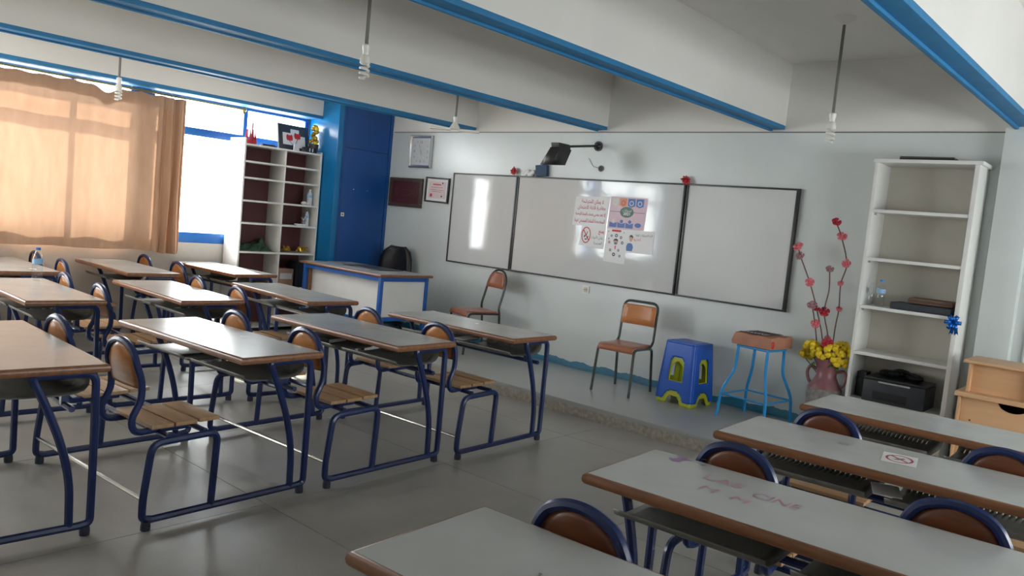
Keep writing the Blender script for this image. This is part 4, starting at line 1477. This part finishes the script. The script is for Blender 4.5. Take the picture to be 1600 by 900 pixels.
def blossom_into(parent, p, m, r, seed):
    random.seed(seed)
    ax = Vector((random.uniform(-0.2, 0.7), -0.8, random.uniform(0.1, 0.8))).normalized()
    u = ax.orthogonal().normalized()
    w_ = ax.cross(u)
    obj('blossom_centre', MB().ball(p, r*0.42, 7, 5), m, parent)
    for k in range(5):
        a = 2*PI*k/5+random.random()*0.4
        d = u*math.cos(a)+w_*math.sin(a)
        q = (d+ax*0.45).normalized()
        s_ = ax.cross(d)
        t0, t1, t2 = p+q*r*0.2, p+q*r*0.85, p+q*r*1.1-ax*r*0.12
        mb = MB()
        mb.add([t0-s_*r*0.15, t0+s_*r*0.15, t1+s_*r*0.5, t2+s_*r*0.2, t2-s_*r*0.2, t1-s_*r*0.5], [(0, 1, 2, 5), (5, 2, 3, 4)])
        obj('petal', mb, m, parent, solid=0.003)


rim = HS+0.56
BR = [
    ('tall wavy branch with a red heart bud at its tip, in the vase', [(0.02, 0.0, -0.15), (0.02, 0.0, 0.25), (0.03, 0, 0.42), (0.02, 0, 0.62), (0.045, 0, 0.78), (-0.02, 0, 0.98), (-0.075, 0, 1.09)],
     [(6, M_redpet, 0.030), (5, M_pink, 0.032), (4, M_pink, 0.028), (3, M_pink, 0.020), (2, M_pink, 0.020)]),
    ('short branch with a dark red bud in the middle of the vase', [(0.0, 0.02, -0.15), (-0.03, 0.02, 0.18), (-0.085, 0.02, 0.38), (-0.07, 0.02, 0.56), (-0.085, 0.02, 0.72)],
     [(4, M_mauve_pet, 0.026), (2, M_redpet, 0.034), (1, M_mauve_pet, 0.022)]),
    ('left leaning branch with pink blossoms reaching the whiteboard edge', [(-0.02, 0.0, -0.15), (-0.06, 0, 0.15), (-0.14, 0, 0.40), (-0.22, 0, 0.60), (-0.32, 0, 0.80), (-0.345, 0, 0.87)],
     [(5, M_pink, 0.034), (4, M_mauve_pet, 0.03), (3, M_pink, 0.030), (2, M_redpet, 0.02)]),
    ('low branch with dusty pink blossoms on the left of the vase', [(-0.03, -0.02, -0.15), (-0.09, -0.02, 0.10), (-0.13, -0.02, 0.28), (-0.17, -0.02, 0.42)],
     [(3, M_mauve_pet, 0.032), (2, M_pink, 0.030), (1, M_mauve_pet, 0.022)]),
]
for bi, (lab, pts, bl) in enumerate(BR):
    c = empty('blossom_branch', (VX, VY, rim))
    tag(c, lab, 'branch', 'artificial branches in the vase')
    obj('twig', MB().tube(spline([Vector(p) for p in pts], 5), 0.005, 6), M_stem, c)
    for (k, m_, r_) in bl:
        blossom_into(c, Vector(pts[k]), m_, r_*1.25, 31*bi+k)
YF = [(-0.13, -0.03, 0.10), (-0.06, -0.05, 0.055), (-0.17, -0.02, 0.02), (0.03, -0.04, 0.10), (0.03, -0.07, 0.03), (0.10, -0.03, 0.01), (0.12, 0.0, 0.085), (-0.02, 0.03, 0.10), (0.075, 0.05, 0.12)]
YLAB = ['upper left', 'lower middle', 'far left', 'upper middle', 'front lower', 'lower right', 'right', 'rear middle', 'rear right']
for k, (a, b, z) in enumerate(YF):
    c = empty('yellow_flower', (VX, VY, rim))
    tag(c, 'yellow artificial carnation at the %s of the vase bouquet' % YLAB[k], 'flower', 'yellow carnations in the vase')
    hd = MB()
    random.seed(50+k)
    for q in range(14):
        u, th = random.uniform(-0.4, 1), random.uniform(0, 6.28)
        rr = 0.048*math.sqrt(max(0.05, 1-u*u))
        hd.ball((a+rr*math.cos(th), b+rr*math.sin(th), z+0.040*u), 0.024, 6, 4)
    obj('bloom', hd, M_yellow, c)
    obj('stem', MB().tube([(a*0.3, b*0.3, -0.12), (a, b, z-0.02)], 0.004, 5), M_leaf, c)
    lf = MB()
    lf.add([(a*0.7, b*0.7-0.01, z-0.05), (a*0.7+0.03, b*0.7-0.03, z-0.03), (a*0.7+0.05, b*0.7-0.06, z-0.05), (a*0.7+0.015, b*0.7-0.035, z-0.06)], [(0, 1, 2, 3)])
    obj('leaf', lf, M_leaf, c, solid=0.002)
c = empty('red_flower', (VX, VY, rim))
tag(c, 'single red petalled flower above the yellow carnations', 'flower')
obj('stem', MB().tube([(0, 0, -0.12), (0.0, -0.05, 0.14)], 0.004, 5), M_leaf, c)
blossom_into(c, Vector((0.0, -0.06, 0.15)), M_redpet, 0.045, 99)

# ================================================================== RIGHT BOOKSHELF
SX0, SX1, SY0 = 4.735, 5.425, -0.32
rs = empty('white_bookshelf', ((SX0+SX1)/2, SY0/2, HS))
tag(rs, 'tall open white bookshelf with a printer at the bottom, on the right', 'bookshelf')
cx_, cy_ = (SX0+SX1)/2, SY0/2


def sbox(name, m, a, b, c, d, z0, z1, bev=0.002):
    return obj(name, MB().box(a-cx_, b-cx_, c-cy_, d-cy_, z0-HS, z1-HS), m, rs, bevel=bev)


for (a, b) in ((SX0, SX0+0.022), (SX1-0.03, SX1)):
    sbox('side_panel', M_white_lam, a, b, SY0, -0.003, HS, 2.23)
sbox('top_panel', M_white_lam, SX0-0.01, SX1+0.02, SY0-0.012, -0.003, 2.23, 2.255)
sbox('back_panel', M_cream_back, SX0+0.022, SX1-0.03, -0.011, -0.003, HS+0.05, 2.23)
RSH = [1.885, 1.525, 1.165, 0.815, 0.46, 0.18]
for z in RSH:
    s_ = sbox('shelf', M_white_lam, SX0+0.022, SX1-0.03, SY0+0.004, -0.011, z-0.024, z)
    obj('shelf_pin', MB().box(SX0+0.022-cx_, SX0+0.034-cx_, SY0+0.05-cy_, SY0+0.075-cy_, z-0.04-HS, z-0.0245-HS), M_silver, s_)
bottle('water_bottle', (4.87, -0.24, 1.166), 0.20, 0.032, 'clear water bottle with blue cap on the middle shelf of the right bookshelf')
b2 = bottle('small_bottle', (4.795, -0.22, 1.166), 0.175, 0.020, 'thin clear bottle without label beside the bookshelf side', lab=False, capm=M_pet)
o = obj('navy_folder', MB().box(-0.205, 0.205, -0.11, 0.11, 0, 0.05), M_navyfold, loc=(5.165, -0.19, 1.167), bevel=0.012)
tag(o, 'dark navy file folder lying on the middle shelf of the right bookshelf', 'folder')
obj('folder_spine', MB().box(-0.20, 0.20, -0.1125, -0.1105, 0.012, 0.038), M_dark, o)
o = obj('brown_pouch', MB().box(-0.15, 0.15, -0.09, 0.09, 0, 0.045), M_brownbag, loc=(5.215, -0.17, 1.219), bevel=0.02)
tag(o, 'brown pouch lying on the navy folder', 'pouch')
obj('zip', MB().box(-0.14, 0.14, -0.0925, -0.0895, 0.02, 0.026), M_dark, o)
o = obj('closed_laptop', MB().box(-0.18, 0.18, -0.10, 0.10, 0, 0.022), M_dark, loc=(5.06, -0.17, 2.256), rot=(0, 0, 0.05), bevel=0.006)
tag(o, 'dark closed laptop lying on top of the right bookshelf', 'laptop')
obj('lid', MB().box(-0.178, 0.178, -0.098, 0.098, 0.0222, 0.030), M_conduit, o, bevel=0.003)
# printer
pr_ = empty('printer', (5.075, -0.19, 0.461))
tag(pr_, 'dark grey printer on the bottom shelf of the right bookshelf', 'printer')
obj('body', MB().box(-0.215, 0.215, -0.15, 0.15, 0, 0.165), M_dark, pr_, bevel=0.015)
obj('scanner_lid', MB().box(-0.21, 0.21, -0.145, 0.15, 0.166, 0.185), M_black, pr_, bevel=0.006)
obj('silver_strip', MB().box(-0.11, 0.11, -0.152, -0.145, 0.150, 0.162), M_silver, pr_)
obj('paper_slot', MB().box(-0.14, 0.10, -0.1515, -0.148, 0.035, 0.085), M_black, pr_)
obj('output_tray', MB().box(-0.13, 0.09, -0.165, -0.1515, 0.025, 0.034), M_black, pr_)
random.seed(4)
bagm = MB()
for k in range(7):
    bagm.ball((-0.10+0.035*k, random.uniform(-0.03, 0.05), 0.03+random.uniform(-0.008, 0.01)), 0.045, 8, 6, (1.2, 1.3, 0.62))
o = obj('black_bag', bagm, M_black, loc=(5.07, -0.17, 0.648))
tag(o, 'crumpled black bag lying on top of the printer', 'bag')
obj('strap', MB().tube(spline([(-0.05, -0.06, 0.05), (0.02, -0.08, 0.075), (0.12, -0.06, 0.04), (0.15, -0.02, 0.02)], 5), 0.008, 6), M_black, o)
o = obj('speaker_box', MB().box(-0.035, 0.035, -0.05, 0.05, 0, 0.19), M_black, loc=(4.80, -0.14, 0.461), bevel=0.008)
tag(o, 'small black speaker standing left of the printer', 'speaker')
obj('speaker_cone', MB().lathe([(0.026, 0), (0.024, 0.003), (0.01, 0.001)], 14), M_dark, o, loc=(0, -0.0505, 0.12), rot=(PI/2, 0, 0))
# blue foil bow on the shelf edge
bw = empty('blue_bow', (5.40, SY0-0.014, 1.13))
tag(bw, 'shiny blue ribbon bow tied on the front edge of the right bookshelf', 'bow')
for a in range(6):
    an = a*PI/3
    d = Vector((math.cos(an), 0, math.sin(an)))
    pts = [Vector((0, -0.01, 0)), d*0.035+Vector((0, -0.035, 0)), d*0.055+Vector((0, -0.018, 0)), d*0.03+Vector((0, -0.004, 0)), Vector((0, -0.008, 0))]
    s = Vector((-math.sin(an), 0, math.cos(an)))*0.013
    mb = MB()
    mb.add([p-s for p in pts]+[p+s for p in pts], [(i, i+1, 6+i, 5+i) for i in range(4)])
    obj('loop', mb, M_bluefoil, bw, solid=0.001)
for s in (-1, 1):
    mb = MB()
    mb.add([(s*0.003, -0.012, 0), (s*0.003+0.024, -0.012, 0), (s*0.018+0.024, -0.008, -0.085), (s*0.018+0.012, -0.01, -0.075), (s*0.018, -0.008, -0.09)], [(0, 1, 2, 3, 4)])
    obj('tail', mb, M_bluefoil, bw, solid=0.001)

# ================================================================== BEECH CABINET AT THE RIGHT EDGE
wc = empty('beech_cabinet', (5.55, -0.75, HS))
tag(wc, 'light beech cabinet with a half-moon hand hole at the right picture edge', 'cabinet')
L_ = 1.05
D_ = 0.42
zs = 0.60    # mid shelf height above the platform
for a in (0.02, L_-0.04):
    obj('side_panel', MB().box(a, a+0.018, 0.02, D_, 0, zs-0.03), M_beech, wc, bevel=0.002)
hp = MB()
# lower panel with half-moon opening at its upper edge
hx_, hr = 0.33, 0.085
z0, z1 = 0.03, zs-0.032
bot = [(0.04, z0), (L_-0.042, z0), (L_-0.042, z1)]
cut = [(hx_+hr*math.cos(-PI*t/12), z1+0.055*math.sin(-PI*t/12)) for t in range(0, 13)]
poly = bot+cut+[(0.04, z1)]
v = [(a, 0.045, b) for a, b in poly]+[(a, 0.060, b) for a, b in poly]
n = len(poly)
# strips: triangulate as quads between the cut and the base
quads = []
top_pts = [(L_-0.042, z1)]+cut+[(0.04, z1)]
for i in range(len(top_pts)-1):
    a, b = top_pts[i], top_pts[i+1]
    k = len(hp.v)
    hp.add([(a[0], 0.045, a[1]), (b[0], 0.045, b[1]), (b[0], 0.045, z0), (a[0], 0.045, z0), (a[0], 0.060, a[1]), (b[0], 0.060, b[1]), (b[0], 0.060, z0), (a[0], 0.060, z0)],
           [(0, 1, 2, 3), (7, 6, 5, 4), (0, 4, 5, 1)])
lp_ = obj('lower_panel', hp, M_beech, wc, smooth=False)
for (a, b) in ((0.10, 0.42), (0.33, 0.30), (0.62, 0.42)):
    obj('screw_hole', MB().lathe([(0.006, 0.0), (0.006, 0.0015)], 8), M_carved, lp_, loc=(a, 0.0449, b), rot=(PI/2, 0, 0))
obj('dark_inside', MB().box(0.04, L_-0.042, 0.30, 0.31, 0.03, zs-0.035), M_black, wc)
obj('worktop', MB().box(0, L_, 0.0, D_+0.02, zs-0.03, zs), M_beech, wc, bevel=0.004)
for a in (0.05, 0.40, L_-0.07):
    obj('upright', MB().box(a, a+0.018, 0.06, D_-0.04, zs, zs+0.19), M_beech, wc, bevel=0.002)
obj('hutch_panel', MB().box(0.068, L_-0.07, 0.105, 0.12, zs, zs+0.19), M_beech, wc)
obj('hutch_top', MB().box(0.02, L_-0.02, 0.03, D_, zs+0.19, zs+0.208), M_beech, wc, bevel=0.003)

# ================================================================== SMALL THINGS ON AND IN THE DESKS
lx, ly = desk_local('E3', 0.19, -4.415)
bottle('water_bottle', tuple(on_desk('E3', lx, ly, TH+0.001)), 0.245, 0.034, 'clear water bottle with blue cap standing on a left desk')
# prohibition sticker
c0 = Vector((5.885, -3.25, TH+0.0008))
st = obj('table_sticker', MB().box(-0.062, 0.062, -0.085, 0.085, 0, 0.0006), M_paper, loc=c0, rot=(0, 0, 0.045+0.16))
tag(st, 'white sticker with red prohibition circle on a right block desk', 'sticker')


def flat_xy(name, pts, m, parent, z):
    mb = MB()
    mb.add([(a, b, z) for a, b in pts], [tuple(range(len(pts)))])
    return obj(name, mb, m, parent, smooth=False)


mb = MB()
o_, i_ = ring_pts(0, 0.0, 0.050, 0.062), ring_pts(0, 0.0, 0.041, 0.053)
mb.add([(a, b, 0.0010) for a, b in o_]+[(a, b, 0.0010) for a, b in i_], [(k, (k+1) % 28, 28+(k+1) % 28, 28+k) for k in range(28)])
M_stick_red = mat('faded_red_print', hexc('a8304a'), 0.5)
obj('prohibition_ring', mb, M_stick_red, st, smooth=False)
flat_xy('prohibition_slash', [(-0.036, 0.036), (-0.028, 0.042), (0.036, -0.036), (0.028, -0.042)], M_stick_red, st, 0.0011)
flat_xy('pictogram', [(-0.026, -0.02), (-0.006, -0.024), (0.02, 0.01), (0.014, 0.026), (-0.004, 0.004)], mat('faded_print', hexc('8a6a84'), 0.5), st, 0.0010)
# marker scribbles on R3, marks drawn on the laminate of that desk
M_pinkink = mat('faded_pink_marker', hexc('b8879c'), 0.4)
M_purpink = mat('purple_marker', hexc('93759c'), 0.4)
M_greenink = mat('green_marker', hexc('7fae90'), 0.4)
r3 = DROOT['R3']
top3 = [c for c in r3.children if c.name.startswith('tabletop')][0]


def desk_ink(key, body, x, y, w_, h_, m, rz=0.0):
    tp_ = [c for c in DROOT[key].children if c.name.startswith('tabletop')][0]
    lx, ly = desk_local(key, x, y)
    text_obj('marker_writing', body, m, tp_, (lx, ly, TH+0.0006), (0, 0, rz), width=w_, height=h_)


desk_ink('R3', 'LAS', 5.60, -4.17, 0.13, 0.055, M_pinkink)
desk_ink('R3', 'CINE', 5.79, -4.20, 0.15, 0.06, M_pinkink, -0.05)
desk_ink('R3', 'M  M', 5.66, -4.29, 0.16, 0.05, M_pinkink, -0.1)


def blot(key, x, y, r, m, n=9, seed=0, k=1):
    random.seed(seed)
    tp_ = [c for c in DROOT[key].children if c.name.startswith('tabletop')][0]
    lx, ly = desk_local(key, x, y)
    for q in range(k):
        ax, ay = lx+random.uniform(-1, 1)*r*1.6, ly+random.uniform(-1, 1)*r*1.2
        pts = []
        for i in range(n):
            a = 2*PI*i/n
            rr = r*random.uniform(0.3, 1.0)
            pts.append((ax+rr*math.cos(a)*1.3, ay+rr*math.sin(a)*0.8))
        flat_xy('stain', pts, m, tp_, TH+0.0005+0.00005*q)


M_stain = mat('grey_stain', hexc('979692'), 0.4)
M_stain2 = mat('dark_stain', hexc('6e7274'), 0.4)
M_chalk = mat('peeling_spot', hexc('dcdcd8'), 0.4)
blot('R3', 5.42, -4.08, 0.028, M_purpink, 11, 1, 4)
blot('R3', 5.45, -3.99, 0.014, M_greenink, 9, 2, 2)
blot('R3', 5.47, -4.06, 0.008, M_stain2, 8, 12, 4)
blot('R2', 5.66, -3.22, 0.012, M_stain, 9, 3, 7)
blot('R1', 6.02, -2.28, 0.012, M_blueprint, 7, 4, 1)
blot('R4', 5.66, -5.2, 0.006, M_stain2, 8, 5, 3)
blot('R4', 5.95, -5.15, 0.006, M_stain, 8, 6, 3)
blot('D2', 2.72, -3.17, 0.035, M_stain, 11, 7, 3)
blot('D1', 2.78, -2.28, 0.016, M_stain2, 9, 8, 3)
blot('D1', 2.70, -2.30, 0.018, M_chalk, 9, 9, 3)
blot('D1', 3.20, -2.13, 0.022, M_stain, 9, 10, 2)
blot('D3', 2.75, -4.2, 0.022, M_stain, 9, 11, 3)
blot('F3', -0.62, -4.18, 0.02, M_chalk, 9, 13, 4)


# papers, books and flags left in the racks
def in_rack(name, key, px, py, z, sz, m, label, rz=0.0):
    p = on_desk(key, px, py, z)
    o_ = obj(name, MB().box(-sz[0]/2, sz[0]/2, -sz[1]/2, sz[1]/2, 0, sz[2]), m, loc=p, rot=(0, 0, DROOT[key].rotation_euler.z+rz), bevel=0.002)
    return tag(o_, label, 'paper' if m is M_paper else 'book')


in_rack('loose_sheet', 'D3', -0.33, -0.27, 0.626, (0.30, 0.21, 0.004), M_paper, 'white sheet in the rack under the aisle desk mirroring the window', 0.1)
o = in_rack('dark_book', 'D2', -0.36, -0.25, 0.624, (0.26, 0.18, 0.03), M_black, 'dark book lying in the left rack of the stained aisle desk', 0.2)
obj('book_pages', MB().box(-0.125, 0.131, -0.085, 0.085, 0.004, 0.026), M_paper, o)
in_rack('loose_sheet', 'D1', 0.02, -0.30, 0.618, (0.10, 0.18, 0.004), M_paper, 'white paper between the racks under the desk by the platform', 0.1).location.z = 0.655
in_rack('loose_sheet', 'R2', 0.02, -0.32, 0.618, (0.10, 0.16, 0.004), M_paper, 'white paper showing in the rack gap of the sticker desk', 0.3).location.z = 0.655
